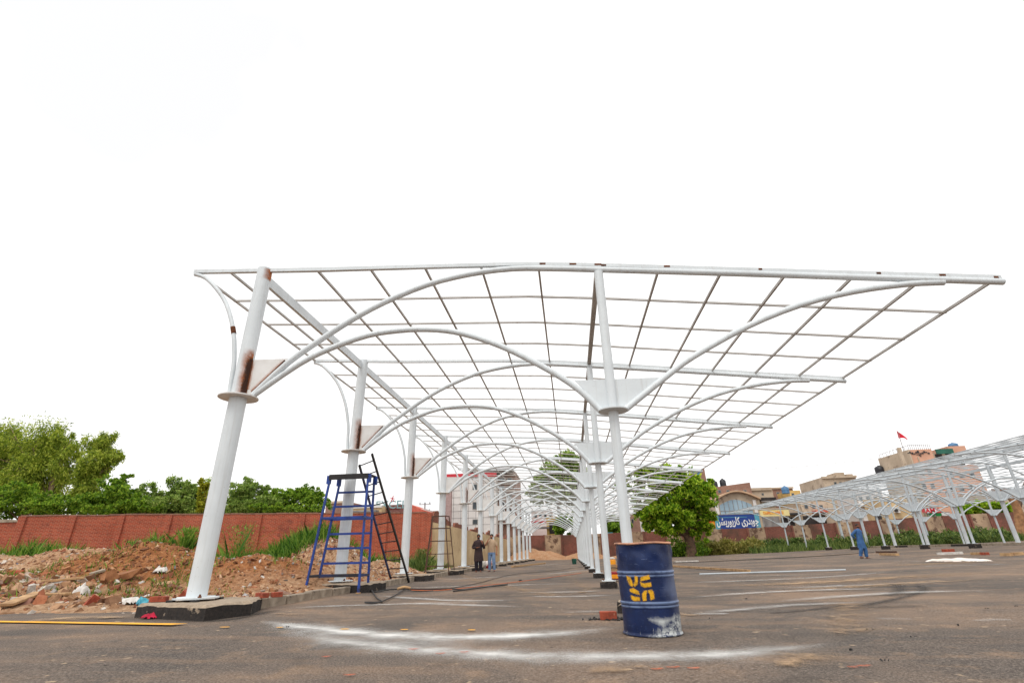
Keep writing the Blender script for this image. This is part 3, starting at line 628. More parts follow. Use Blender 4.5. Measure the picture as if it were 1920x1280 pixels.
# weeds in front of the far wall, as low leafy banks and blades
def bank(label, spots, mt, n, lsize, name='weeds'):
    lobes = [((x, y, z), (rx, ry, rz)) for x, y, z, rx, ry, rz in spots]
    P, O = crown_points(lobes, n, 30, .22, .35); k = len(P); P[:, 2] = np.maximum(P[:, 2], np.array([g(a) for a in P[:, 0]]))
    D = unit(k); D[:, 2] = abs(D[:, 2])*.8+.3; D /= np.linalg.norm(D, axis=1)[:, None]; Wd = np.cross(D, unit(k)); V, F = leaf_arrays(P, D, Wd, lsize*RNG.uniform(.6, 1.4, k), .2)
    return tag(obj(name, npmesh(name, V, F), mt), label, kind='stuff')
def bankpx(x0, x1, Y, step, h, jit=1.2):
    out = []; x = x0
    while x < x1:
        p = at(x, 1030, Y=Y); xx = p.x; out.append((xx, Y+random.uniform(-jit, jit), g(xx)+h*.35, random.uniform(.9, 1.5)*h*.8, 1.0, h*random.uniform(.6, 1.05))); x += step*random.uniform(.7, 1.3)
    return out
bank('green weeds along the far wall left of the right canopy', bankpx(1300, 1360, 70, 12, 1.1)+bankpx(1410, 1560, 71, 12, 1.0), m_grassd, 22000, .34)
bank('yellowish bushy weeds in front of the far wall by the spreading tree', bankpx(1320, 1425, 66, 9, 1.15), m_dry, 14000, .3)
bank('dark bush under the spreading tree', bankpx(1272, 1315, 64, 10, 1.5), m_leafd, 6000, .3)
bank('green weeds behind the kerb under the right canopy', bankpx(1560, 1900, 66, 11, 1.05, 3)+bankpx(1640, 1900, 62, 14, .7, 2), m_grassd, 24000, .34)
Xw = RNG.uniform(20, 50, 9000); Yw = RNG.uniform(60, 74, 9000); kk = (Xw < 33) | (Yw > 55)
grass(9000, Xw, Yw, np.array([g(a) for a in Xw]), .85, m_grassd, 'grass', 'tall blades of grass along the far wall on the right', .03)

# ------------------------------------------------------------------ the parking canopies
S, Y1 = 5.0, 7.723
BX0 = .742
XL, XR = -5.69, 0.797
ROOF = [(-7.21, 6.085), (-5.7, 5.975), (-4.5, 5.89), (-2.4, 5.765), (-.57, 5.65), (.87, 5.49), (2.45, 5.285), (7.2, 4.675)]
def roof(x): return float(np.interp(x, [a for a, _ in ROOF], [b for _, b in ROOF]))
UP = [(-5.42, 3.40), (-4.87, 3.97), (-4.32, 4.38), (-3.76, 4.75), (-3.18, 5.06), (-2.38, 5.37), (-1.57, 5.53), (-.77, 5.575), (.02, 5.505), (.86, 5.405), (3.32, 5.10), (5.01, 4.88), (7.22, 4.60)]
LO = [(-5.40, 3.40), (-4.66, 3.93), (-4.1, 4.2), (-3.42, 4.41), (-2.83, 4.465), (-2.33, 4.45), (-1.85, 4.37), (-1.36, 4.2), (-.9, 3.98), (-.45, 3.71), (-.01, 3.41), (.32, 3.13), (.60, 2.80)]
RA = [(.99, 2.80), (1.71, 3.32), (2.18, 3.63), (3.12, 4.1), (4.04, 4.43), (4.93, 4.61), (5.78, 4.68), (6.35, 4.665)]
LA = [(-5.87, 3.37), (-5.90, 3.75), (-5.93, 4.1), (-6.08, 4.7), (-6.35, 5.28), (-6.66, 5.67), (-6.95, 5.93), (-7.19, 6.03)]
def pipe(P, r, n=14): return MB().tube(smoothpath([(x, 0, z) for x, z in P], 3), r, n)
def barprof(pts, wd, ht):
    mb = MB()
    up = [(x, z+ht/2) for x, z in pts]; dn_ = [(x, z-ht/2) for x, z in pts][::-1]
    n = len(pts); V = []
    for y in (-wd/2, wd/2): V += [(x, y, z) for x, z in up+dn_]
    k = 2*n; F = []
    for i in range(n-1):
        a, b, c, d = i, i+1, k-1-(i+1), k-1-i
        F += [(a, b, c, d), (k+d, k+c, k+b, k+a), (a, k+a, k+b, b), (d, c, k+c, k+d)]
    F += [(0, k-1, 2*k-1, k), (n-1, k+n-1, k+n, n)]
    return mb.add(V, F)
def mirror(me, about):   # mirror in X so that x -> about - x
    c = me.copy(); c.transform(Matrix.Translation((about, 0, 0)) @ Matrix.Scale(-1, 4, (1, 0, 0))); c.flip_normals(); return c
def mkmesh(mb, name, mt): me = mb.mesh(name); me.materials.append(mt); return me
ME = {}
ME['chord'] = mkmesh(barprof(ROOF, .07, .07), 'roof_chord', m_whited)
ME['upper'] = mkmesh(pipe(UP, .055), 'main_pipe', m_white)
ME['lower'] = mkmesh(pipe(LO, .052), 'arch_pipe', m_white)
ME['rarm'] = mkmesh(pipe(RA, .052), 'arm_pipe', m_white)
ME['larm'] = mkmesh(pipe(LA, .04), 'brace_pipe', m_white)
ME['bar'] = mkmesh(barprof([(x, z+.004) for x, z in ROOF], .034, .04), 'cross_bar', m_bar)
ME['gusR'] = mkmesh(MB().slab_xz([(.22, 3.33), (.64, 2.83), (.97, 2.83), (1.62, 3.30)], -.008, .008), 'gusset_plate', m_white)
ME['gusL'] = mkmesh(MB().slab_xz([(-5.56, 4.07), (-5.56, 3.39), (-5.42, 3.39), (-4.86, 4.05)], -.008, .008), 'gusset_plate', m_gus)
ME['weldL'] = mkmesh(MB().tube([(-5.552, -.012, 3.4), (-5.552, -.012, 4.06)], .013, 6).tube(smoothpath([(-5.455, -.014, 3.45), (-5.18, -.016, 3.735), (-4.93, -.016, 4.02)], 3), .014, 6), 'weld_bead', m_rust)
def colmesh(r0, r1, z0, zd, z1, name):
    mb = MB(); mb.tube([(0, 0, z0), (0, 0, zd-.012)], r0, 28); mb.tube([(0, 0, zd+.012), (0, 0, z1)], r1, 28); return mkmesh(mb, name, m_whited)
ME['colL'] = colmesh(.142, .134, .235, 3.36, 6.0, 'thick_column')
ME['colR'] = colmesh(.078, .078, .135, 2.79, 5.36, 'thin_column')
ME['discL'] = mkmesh(MB().tube([(0, 0, 3.35), (0, 0, 3.372)], .325, 36, smooth=False), 'collar_disc', m_gus)
ME['discR'] = mkmesh(MB().tube([(0, 0, 2.78), (0, 0, 2.80)], .24, 32, smooth=False), 'collar_disc', m_white)
ME['plateL'] = mkmesh(MB().tube([(0, 0, .214), (0, 0, .236)], .31, 32, smooth=False), 'base_plate', m_white)
ME['plateR'] = mkmesh(MB().box((0, 0, .125), (.3, .3, .02)), 'base_plate', m_white)
def boltsmesh(d, z0, z1, r): 
    mb = MB()
    for sx in (-1, 1):
        for sy in (-1, 1): mb.tube([(sx*d, sy*d, z0), (sx*d, sy*d, z1)], r, 6, smooth=False)
    return mb
ME['bolt'] = mkmesh(MB().tube([(0, 0, .17), (0, 0, .28)], .014, 6).tube([(0, 0, .237), (0, 0, .256)], .026, 6, smooth=False), 'anchor_bolt', m_rust)
ME['boltR'] = mkmesh(MB().tube([(0, 0, .06), (0, 0, .165)], .009, 6).tube([(0, 0, .137), (0, 0, .15)], .017, 6, smooth=False), 'anchor_bolt', m_rust)
ME['shim'] = mkmesh(MB().box((0, 0, .195), (.10, .07, .036)), 'shim', m_blackm)
ME['gusR2'] = mirror(ME['gusR'], 0); ME['beamL'] = mkmesh(MB().box((0, 0, 0), (.07, S-.33, .2)), 'deep_beam', m_whited)
def flat_rust(parent, y, a, b, nrm, wd, amax, mt):
    n, k = 8, 16; V = []; A = []
    for j in range(k+1):
        for i in range(n+1):
            u, v = i/n, j/k; V.append((a[0]+(b[0]-a[0])*v+nrm[0]*wd*u, y-.0105, a[1]+(b[1]-a[1])*v+nrm[1]*wd*u)); A.append(amax*(1-u)**1.4*min(1, (1-v)*6))
    me = npmesh('rust_streak', V, [(j*(n+1)+i, j*(n+1)+i+1, (j+1)*(n+1)+i+1, (j+1)*(n+1)+i) for j in range(k) for i in range(n)]); attr(me, A); return obj('rust_streak', me, mt, parent)
def rust_patch(parent, x, y, r, th0, th1, z0, z1, amax, mt, core=.5):
    n, k = 16, 26; V = []; A = []
    for j in range(k+1):
        for i in range(n+1):
            u, v = i/n, j/k; th = th0+(th1-th0)*u; z = z0+(z1-z0)*v
            V.append((x+r*math.cos(th), y+r*math.sin(th), z)); fade = min(1, u/.06+.4)*max(0, (1-u)/(1-core) if u > core else 1)*min(1, (1-v)/.18)
            A.append(amax*max(0, fade))
    me = npmesh('rust_streak', V, [(j*(n+1)+i, j*(n+1)+i+1, (j+1)*(n+1)+i+1, (j+1)*(n+1)+i) for j in range(k) for i in range(n)]); attr(me, A)
    return obj('rust_streak', me, mt, parent)

can = empty('parking_canopy', (-2.4, Y1, 0), 'near white steel parking canopy frame with curved pipe arms', 'canopy')
NF = 14
for kf in range(NF):
    y = Y1+S*kf
    c = obj('thick_column', ME['colL'], None, can, (XL, y, 0)); obj('collar_disc', ME['discL'], None, c, (XL, y, 0)); obj('base_plate', ME['plateL'], None, c, (XL, y, 0))
    obj('gusset_plate', ME['gusL'], None, c, (0, y, 0))
    if kf in (0, 1, 2, 4): obj('weld_bead', ME['weldL'], None, c, (0, y, 0))
    if kf < 7:
        for sx in (-1, 1):
            for sy in (-1, 1):
                obj('anchor_bolt', ME['bolt'], None, c, (XL+sx*.2, y+sy*.2, 0))
                if kf == 0: obj('shim', ME['shim'], None, c, (XL+sx*.19, y+sy*.27, 0))
    if kf in (0, 1, 2, 4):
        q = {0: 1, 1: .7, 2: .6, 4: .5}[kf]
        flat_rust(c, y, (-5.455, 3.45), (-4.93, 4.02), (-.72, .69), .07, .9*q, m_rustd); flat_rust(c, y, (-5.55, 3.5), (-5.55, 4.05), (1, 0), .06, .9*q, m_rustd)
        rust_patch(c, XL, y, .137, R(-2), R(-95), 3.37, 4.28, 1.0*q, m_rustd, .25)
        rust_patch(c, XL, y, .139, R(-2), R(-42-14*q), 3.37, 4.12, 1.3*q, m_rustk, .35)
    if kf == 0: rust_patch(c, XL, y, .136, R(20), R(-70), 5.97, 5.72, 1.0, m_rustd, .3)
    t_ = obj('thin_column', ME['colR'], None, can, (XR, y, 0)); obj('collar_disc', ME['discR'], None, t_, (XR, y, 0)); obj('base_plate', ME['plateR'], None, t_, (XR, y, 0)); obj('gusset_plate', ME['gusR'], None, t_, (0, y, 0))
    if kf < 4:
        for sx in (-1, 1):
            for sy in (-1, 1): obj('anchor_bolt', ME['boltR'], None, t_, (XR+sx*.12, y+sy*.12, 0))
    obj('roof_chord', ME['chord'], None, can, (0, y, 0)); obj('main_pipe', ME['upper'], None, can, (0, y, 0)); obj('arch_pipe', ME['lower'], None, can, (0, y, 0))
    obj('arm_pipe', ME['rarm'], None, can, (0, y, 0)); obj('brace_pipe', ME['larm'], None, can, (0, y, 0))
    if kf < NF-1:
        for q in (1, 2, 3): obj('cross_bar', ME['bar'], None, can, (0, y+1.25*q, 0))
        obj('deep_beam', ME['beamL'], None, can, (XL, y+S/2, roof(XL)-.165))
mb = MB().tube(smoothpath([(-6.055, 0, 4.63), (-6.08, 0, 4.7), (-6.105, 0, 4.77)], 2), .046, 12); mb.build('weld_ring', m_rust, can, loc=(0, Y1, 0))
r_ = random.Random(5)
for xx in (-.2, .35, .8, .9, 2.0, 3.55, 5.4, 6.35, 7.12):   # burnt weld spots on the front roof chord
    MB().box((xx, Y1-.036, roof(xx)+r_.uniform(-.01, .01)), (r_.uniform(.05, .13), .006, .035), Matrix.Rotation(.09, 3, 'Y')).build('weld_mark', m_rust, can)
YB = [-7.17, -6.45, -4.6, -3.52, -2.44, -1.36, -.28, 1.87, 2.94, 4.0, 5.07, 6.13, 7.16]
for xx in YB: MB().bb((xx-.019, Y1+.036, roof(xx)-.024), (xx+.019, Y1+S*(NF-1)-.036, roof(xx)+.022)).build('long_bar', m_bar, can)
MB().bb((XR-.05, Y1+.036, roof(XR)-.045), (XR+.05, Y1+S*(NF-1)-.036, roof(XR)+.04)).build('long_beam', m_bar, can)

m_grey = MAT('grey_white_paint', srgb(196, 203, 207), srgb(180, 187, 192), .5, 2, c3=srgb(140, 126, 114), s3=12, t3=.68)
for k_ in list(ME):
    if k_ not in ('bolt', 'boltR', 'shim', 'weldL'):
        c_ = ME[k_].copy(); c_.materials.clear(); c_.materials.append(m_grey); ME['g_'+k_] = c_
# second canopy: double-sided, thick columns on the island kerb
XC, DZC = 32.75, .34
can2 = empty('parking_canopy', (XC, Y1+S*3, .5), 'far double-sided white parking canopy on the right', 'canopy')
MI = {k: mirror(ME['g_'+k], XL) for k in ('chord', 'upper', 'lower', 'rarm', 'gusR', 'gusL', 'bar')}
ORI = {k: ME['g_'+k] for k in MI}
# (x -> XL - x, then shifted by XC) mirrors the left half; (x -> x + XC - XL) is the right half
ROOF2 = [p for p in ROOF if p[0] > -6]
ROOF2[0] = (XL, roof(XL))
for nm, ht, wd, mt in (('chord', .07, .07, m_grey), ('bar', .045, .036, m_grey)):
    me = mkmesh(barprof([(x, z+(.004 if nm == 'bar' else 0)) for x, z in ROOF2], wd, ht), 'roof_chord' if nm == 'chord' else 'cross_bar', mt); ORI[nm] = me; MI[nm] = mirror(me, XL)
half = [(MI, XC), (ORI, XC-XL)]
ME['gusL2'] = MI['gusL']
for kf in range(3, 13):
    y = Y1+S*kf+.15
    c = obj('thick_column', ME['g_colL'], None, can2, (XC, y, .5)); obj('collar_disc', ME['g_discL'], None, c, (XC, y, DZC)); obj('base_plate', ME['g_plateL'], None, c, (XC, y, .5))
    for H, off in half:
        sg = -1 if H is MI else 1
        obj('gusset_plate', H['gusL'], None, c, (off, y, DZC))
        tx = XC+sg*(XR-XL)
        t_ = obj('thin_column', ME['g_colR'], None, can2, (tx, y, DZC)); obj('collar_disc', ME['g_discR'], None, t_, (tx, y, DZC)); obj('base_plate', ME['g_plateR'], None, t_, (tx, y, .645)); obj('gusset_plate', H['gusR'], None, t_, (off, y, DZC))
        for k2, nm in (('chord', 'roof_chord'), ('upper', 'main_pipe'), ('lower', 'arch_pipe'), ('rarm', 'arm_pipe')): obj(nm, H[k2], None, can2, (off, y, DZC))
        if kf < 12:
            for q in (1, 2, 3): obj('cross_bar', H['bar'], None, can2, (off, y+1.25*q, DZC))
    if kf < 12: obj('deep_beam', ME['g_beamL'], None, can2, (XC, y+S/2, roof(XL)-.165+DZC))
ya, yb = Y1+S*3+.2, Y1+S*12+.1
for sg in (-1, 1):
    for xx in YB[2:]: 
        X2 = XC+sg*(xx-XL); MB().bb((X2-.022, ya, roof(xx)-.024+DZC), (X2+.022, yb, roof(xx)+.022+DZC)).build('long_bar', m_grey, can2)
    X2 = XC+sg*(XR-XL); MB().bb((X2-.05, ya, roof(XR)-.045+DZC), (X2+.05, yb, roof(XR)+.04+DZC)).build('long_beam', m_grey, can2)

# footings under the columns
def rough_block(poly, z0, z1, seed, amp=.02, seg=.12):
    r = random.Random(seed); pts = []
    for i, p in enumerate(poly):
        q = poly[(i+1) % len(poly)]; n = max(2, int(math.dist(p, q)/seg))
        for k in range(n):
            t = k/n; pts.append((p[0]+(q[0]-p[0])*t+r.uniform(-amp, amp)*.6, p[1]+(q[1]-p[1])*t+r.uniform(-amp, amp)*.6))
    n = len(pts); cx = sum(p[0] for p in pts)/n; cy = sum(p[1] for p in pts)/n
    V = [(x, y, z0) for x, y in pts]+[(x, y, z1-.03+r.uniform(-amp, amp)*.7) for x, y in pts]+[(cx+(x-cx)*.94, cy+(y-cy)*.94, z1+r.uniform(-amp, amp)*.3) for x, y in pts]+[(cx, cy, z1)]
    F = [(i, (i+1) % n, n+(i+1) % n, n+i) for i in range(n)]+[(n+i, n+(i+1) % n, 2*n+(i+1) % n, 2*n+i) for i in range(n)]+[(2*n+i, 2*n+(i+1) % n, 3*n) for i in range(n)]
    return MB().add(V, F)
for kf in range(NF):
    y = Y1+S*kf
    if kf == 0: poly = [(-6.33, 7.36), (-4.90, 6.90), (-4.70, 7.60), (-5.0, 8.35), (-6.4, 8.45)]
    else:
        j = random.uniform(-.06, .06); poly = [(XL-.6+j, y-.6), (XL+.9+j, y-.66), (XL+.93+j, y+.5), (XL-.6+j, y+.55)]
    o = rough_block(poly, -.08, .185, 20+kf).build('concrete_footing', m_foot)
    tag(o, f'black-sided concrete footing under the {ORD[kf]} thick column of the near canopy', 'footing', 'footings of the thick columns')
    j = .17+random.uniform(-.02, .03); jx = random.uniform(-.03, .03)
    if kf == 0: poly = [(.56, 7.5), (.98, 7.45), (1.02, 7.9), (.6, 7.95)]
    else: poly = [(XR-j+jx, y-j), (XR+j+jx, y-j*.9), (XR+j, y+j), (XR-j, y+j)]
    o = rough_block(poly, -.12, .10, 60+kf, .035, .06).build('concrete_footing', m_foot)
    tag(o, f'small tarred block footing under the {ORD[kf]} thin column of the near canopy', 'footing', 'footings of the thin columns')
for kf in range(3, 13):
    y = Y1+S*kf+.15
    for sg in (-1, 1):
        tx = XC+sg*(XR-XL); j = .24
        o = rough_block([(tx-j, y-j), (tx+j, y-j), (tx+j, y+j), (tx-j, y+j)], g(tx)-.2, .76, 100+kf, .03, .15).build('concrete_footing', m_foot)
        tag(o, f'dark block footing, {ORD[kf-3]} of the {"near" if sg < 0 else "rear"} thin row of the right canopy', 'footing', 'footings of the right canopy')
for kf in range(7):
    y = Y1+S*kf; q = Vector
    ribbon('tar_contact_shade', [q((XR-.55, y-.12, 0)), q((XR, y-.16, 0)), q((XR+.55, y-.1, 0))], [.3, .75, .3], m_tyre_shade, alpha=1.5, ends=.4)  # black tar round the thin footings, darkened to paint in contact shade
    ribbon('tar_contact_shade', [q((XL+.25, y-.78, 0)), q((XL+1.0, y-.72, 0)), q((XL+1.02, y+.1, 0)), q((XL+1.0, y+.6, 0))], [.3, .4, .35], m_tyre_shade, alpha=1.3, ends=.3)  # contact shade painted on the ground along the thick footings
ribbon('tar_contact_shade', [Vector((BX0-.4, 5.62, 0)), Vector((BX0, 5.6, 0)), Vector((BX0+.4, 5.66, 0))], [.3, .66, .3], m_tyre_shade, alpha=.9, ends=.4)  # painted contact shadow under the drum
# kerbs, stone by stone
kroot = empty('kerb', (-5.05, 8.4, 0), 'concrete kerb between the thick column footings', 'kerb')
me_k = MB().box((0, 0, .03), (.16, .93, .22)).mesh('kerb_stone', .012); me_k.materials.append(m_conc)
for kf in range(NF-1):
    ya_, yb_ = Y1+S*kf+(.7 if kf == 0 else .53), Y1+S*(kf+1)-.66; n = round((yb_-ya_)/.95)
    for i in range(n):
        if kf > 8 and i % 2: continue
        o = obj('kerb_stone', me_k, None, kroot, (-5.2+random.uniform(-.012, .012), ya_+(i+.5)*(yb_-ya_)/n, random.uniform(-.01, .01)), (0, 0, random.uniform(-.01, .01)), scale=(1, (yb_-ya_)/n/.95*(2 if kf > 8 else 1), 1))
        if kf > 8: o.location.y += (yb_-ya_)/n/2
kr2 = empty('kerb', (31.6, 22, .5), 'long low island kerb under the thick columns of the right canopy', 'kerb')
me_k2 = MB().box((0, 0, 0), (.25, 1.9, .5)).mesh('kerb_stone', .015); me_k2.materials.append(m_foot); me_k3 = me_k2.copy(); me_k3.materials.clear(); me_k3.materials.append(m_conc)
for i in range(26): obj('kerb_stone', me_k2 if i % 4 == 1 else me_k3, None, kr2, (31.7+random.uniform(-.02, .02), 22+1.94*i, .52), (0, 0, random.uniform(-.01, .01)))
MB().bb((31.8, 21, .2), (34.6, 72.4, .72)).build('island_fill', m_plfar, kr2)

# ------------------------------------------------------------------ oil drum
BX, BY = .742, 5.70
def drum():
    RD, HD = .283, .835
    root = empty('oil_drum', (BX, BY, g(BX)), 'dented dark blue oil drum with yellow stencilled letters and white paint splashes', 'drum', rz=math.atan2(-BY, -BX)+math.pi/2)
    mt, t, b, o = newmat('drum_paint')
    tcn = N(t, 'ShaderNodeTexCoord'); P = tcn.outputs['Object']; sp = N(t, 'ShaderNodeSeparateXYZ'); t.links.new(P, sp.inputs[0]); z = sp.outputs[2]; x_ = sp.outputs[0]
    c = mixc(t, bw(t, noise(t, 5, 5, .65, vec=P), .35, .7), srgb(7, 24, 62), srgb(12, 38, 86))
    c = mixc(t, math_(t, 'MULTIPLY', bw(t, noise(t, 16, 6, .7, vec=P), .58, .7), .45), c, srgb(60, 80, 126))
    c = mixc(t, math_(t, 'MULTIPLY', bw(t, noise(t, 21, 5, .7, vec=P), .68, .72), .7), c, srgb(110, 56, 46))
    c = mixc(t, math_(t, 'MULTIPLY', bw(t, noise(t, 60, 4, .7, vec=P), .72, .75), .8), c, srgb(206, 206, 206))
    mps = N(t, 'ShaderNodeMapping'); mps.inputs['Scale'].default_value = (1.2, 1.2, 14); mps.inputs['Rotation'].default_value = (.25, .2, 0); t.links.new(P, mps.inputs[0])
    c = mixc(t, math_(t, 'MULTIPLY', bw(t, noise(t, 7, 5, .75, vec=mps.outputs[0]), .62, .67), .6), c, srgb(104, 118, 150))
    c = mixc(t, math_(t, 'MULTIPLY', bw(t, noise(t, 3, 6, .7, vec=P), .52, .7), .5), c, srgb(16, 20, 40))
    for zc in (.285, .555):      # worn paint on the rolled hoops
        for dz_, wd_ in ((.0, .011), (-.032, .007)):
            k = bw(t, math_(t, 'ABSOLUTE', math_(t, 'SUBTRACT', z, zc+dz_)), wd_+.004, wd_)
            c = mixc(t, math_(t, 'MULTIPLY', k, bw(t, noise(t, 9, 5, .7, vec=P), .25, .5)), c, srgb(98, 116, 150))
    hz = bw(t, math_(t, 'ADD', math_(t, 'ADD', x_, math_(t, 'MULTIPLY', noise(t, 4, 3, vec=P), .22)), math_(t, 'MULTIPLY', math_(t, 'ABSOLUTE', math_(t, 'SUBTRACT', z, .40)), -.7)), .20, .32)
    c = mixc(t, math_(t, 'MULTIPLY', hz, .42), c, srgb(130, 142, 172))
    dx_ = math_(t, 'SUBTRACT', x_, .105)
    cv = math_(t, 'ADD', .135, math_(t, 'MULTIPLY', math_(t, 'MULTIPLY', dx_, dx_), 1.5))
    sm = math_(t, 'SUBTRACT', math_(t, 'ADD', math_(t, 'ABSOLUTE', dx_), math_(t, 'MULTIPLY', math_(t, 'ABSOLUTE', math_(t, 'SUBTRACT', z, cv)), 3.4)), math_(t, 'MULTIPLY', math_(t, 'SUBTRACT', noise(t, 8, 5, .7, vec=P), .5), .42))
    c = mixc(t, math_(t, 'MULTIPLY', bw(t, sm, .17, .0), .7), c, srgb(216, 220, 216))
    lowr = bw(t, math_(t, 'ADD', math_(t, 'SUBTRACT', math_(t, 'MULTIPLY', x_, .6), z), math_(t, 'MULTIPLY', noise(t, 14, 6, .75, vec=P), .16)), .03, .11)
    c = mixc(t, math_(t, 'MULTIPLY', lowr, bw(t, noise(t, 30, 6, .8, vec=P), .42, .56)), c, srgb(196, 200, 198))
    mpn = N(t, 'ShaderNodeMapping'); mpn.inputs['Scale'].default_value = (1, 1, .45); t.links.new(P, mpn.inputs[0])
    drip = math_(t, 'MULTIPLY', bw(t, noise(t, 42, 4, .65, vec=mpn.outputs[0]), .64, .68), bw(t, math_(t, 'ADD', z, math_(t, 'MULTIPLY', noise(t, 8, 3, vec=P), .1)), .19, .07))
    c = mixc(t, drip, c, srgb(226, 228, 224))
    t.links.new(c, b.inputs['Base Color']); b.inputs['Roughness'].default_value = .42; b.inputs['Specular IOR Level'].default_value = .35
    bump(t, b, noise(t, 7, 4, vec=P), .25, .02)
    prof = [(0, .012), (RD-.01, .012), (RD+.004, .003), (RD+.008, .010), (RD+.004, .018), (RD-.004, .026)]
    for i in range(40):
        zz = .04+i*(HD-.08)/39; bu = 0
        for zc in (.285, .555): bu += .011*math.exp(-((zz-zc)/.011)**2)+.007*math.exp(-((zz-zc+.032)/.008)**2)
        prof.append((RD-.004+bu, zz))
    for zc in (.285, .555):
        for q in (-.048, -.04, -.032, -.024, -.016, -.008, 0, .008, .016, .024):
            zz = zc+q; prof.append((RD-.004+.011*math.exp(-((zz-zc)/.011)**2)+.007*math.exp(-((zz-zc+.032)/.008)**2), zz))
    head = prof[:6]; body = sorted(prof[6:], key=lambda p: p[1])
    mb = MB().lathe(head+body+[(RD-.004, HD-.02)], 72)
    V = []
    for x, y, z in mb.v:        # dents, mostly near the top edge
        a = math.atan2(y, x); r = math.hypot(x, y)
        if r > .2:
            d = .014*math.exp(-((z-.74)/.06)**2)*(math.sin(a*5+1)+math.sin(a*9))*.6+.004*math.sin(a*3+z*9)
            d -= .016*math.exp(-(((a+1.9)/.25)**2+((z-.76)/.05)**2))
            r2 = r+d; x, y = x*r2/r, y*r2/r
        V.append((x, y, z))
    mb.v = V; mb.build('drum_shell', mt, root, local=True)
    rim = MB(); n = 72; rim.tube([((RD+.002)*math.cos(2*math.pi*i/n), (RD+.002)*math.sin(2*math.pi*i/n), HD-.012+.004*math.sin(i*.35)) for i in range(n+1)], .0105, 8, cap=False)
    rim.build('top_rim', MAT('worn_rim', srgb(206, 150, 116), srgb(150, 110, 96), .7, 14, c3=srgb(40, 46, 92), s3=16, t3=.6), root, local=True)
    MB().lathe([(0, HD-.05), (RD-.02, HD-.05), (RD-.008, HD-.012)], 48).build('drum_head', MAT('drum_lid', srgb(196, 140, 106), srgb(140, 96, 76), .8, 8), root, local=True)
    # stencilled letters, four glyph halves each sprayed in two strokes
    G = [[[(262, 488), (302, 500), (330, 585), (324, 612), (290, 592), (268, 540)], [(352, 492), (383, 500), (381, 580), (346, 612), (334, 590), (352, 540)]],
         [[(414, 512), (432, 500), (508, 487), (513, 530), (442, 545), (410, 552)], [(408, 560), (440, 576), (521, 570), (526, 612), (450, 622), (415, 602)]],
         [[(290, 640), (330, 627), (385, 660), (396, 702), (350, 690), (295, 666)], [(300, 706), (340, 722), (395, 726), (396, 765), (330, 769), (305, 746)]],
         [[(425, 690), (446, 660), (476, 655), (466, 700), (465, 762), (430, 768), (422, 720)], [(490, 655), (530, 650), (550, 690), (548, 750), (510, 760), (505, 700), (490, 676)]]]
    def sdist(p, poly):
        ins = False; d = 1e9; n_ = len(poly)
        for i in range(n_):
            (x1, y1), (x2, y2) = poly[i], poly[(i+1) % n_]
            if (y1 > p[1]) != (y2 > p[1]) and p[0] < (x2-x1)*(p[1]-y1)/(y2-y1)+x1: ins = not ins
            l2 = (x2-x1)**2+(y2-y1)**2; u = max(0, min(1, ((p[0]-x1)*(x2-x1)+(p[1]-y1)*(y2-y1))/l2)); d = min(d, math.hypot(p[0]-x1-u*(x2-x1), p[1]-y1-u*(y2-y1)))
        return d if ins else -d
    m_let = DECAL('yellow_stencil', srgb(240, 184, 20), srgb(196, 140, 30), 30, .2, .62, 1.3, 150)
    for glyph in G:
        xs_ = [p[0] for s_ in glyph for p in s_]; ys_ = [p[1] for s_ in glyph for p in s_]
        X0, X1, Y0, Y1_ = min(xs_)-14, max(xs_)+14, min(ys_)-14, max(ys_)+14; nx_, ny_ = 34, 34; V = []; A = []
        for j in range(ny_+1):
            for i in range(nx_+1):
                px, py = X0+(X1-X0)*i/nx_, Y0+(Y1_-Y0)*j/ny_
                cx = 462+(py-300)*.062; rad = 322; s_ = max(-.95, min(.95, (px-cx)/rad)); th = math.asin(s_); zz = (1160-py)/1055*HD+.012*(s_*.6)
                rr = RD+.0035; V.append((rr*math.sin(th), -rr*math.cos(th), zz)); A.append(max(0, min(1, (max(sdist((px, py), q) for q in glyph)+8)/15)))
        me = npmesh('stencil_letter', V, [(j*(nx_+1)+i, (j+1)*(nx_+1)+i, (j+1)*(nx_+1)+i+1, j*(nx_+1)+i+1) for j in range(ny_) for i in range(nx_)]); attr(me, A)
        obj('stencil_letter', me, m_let, root, local=True)
drum()

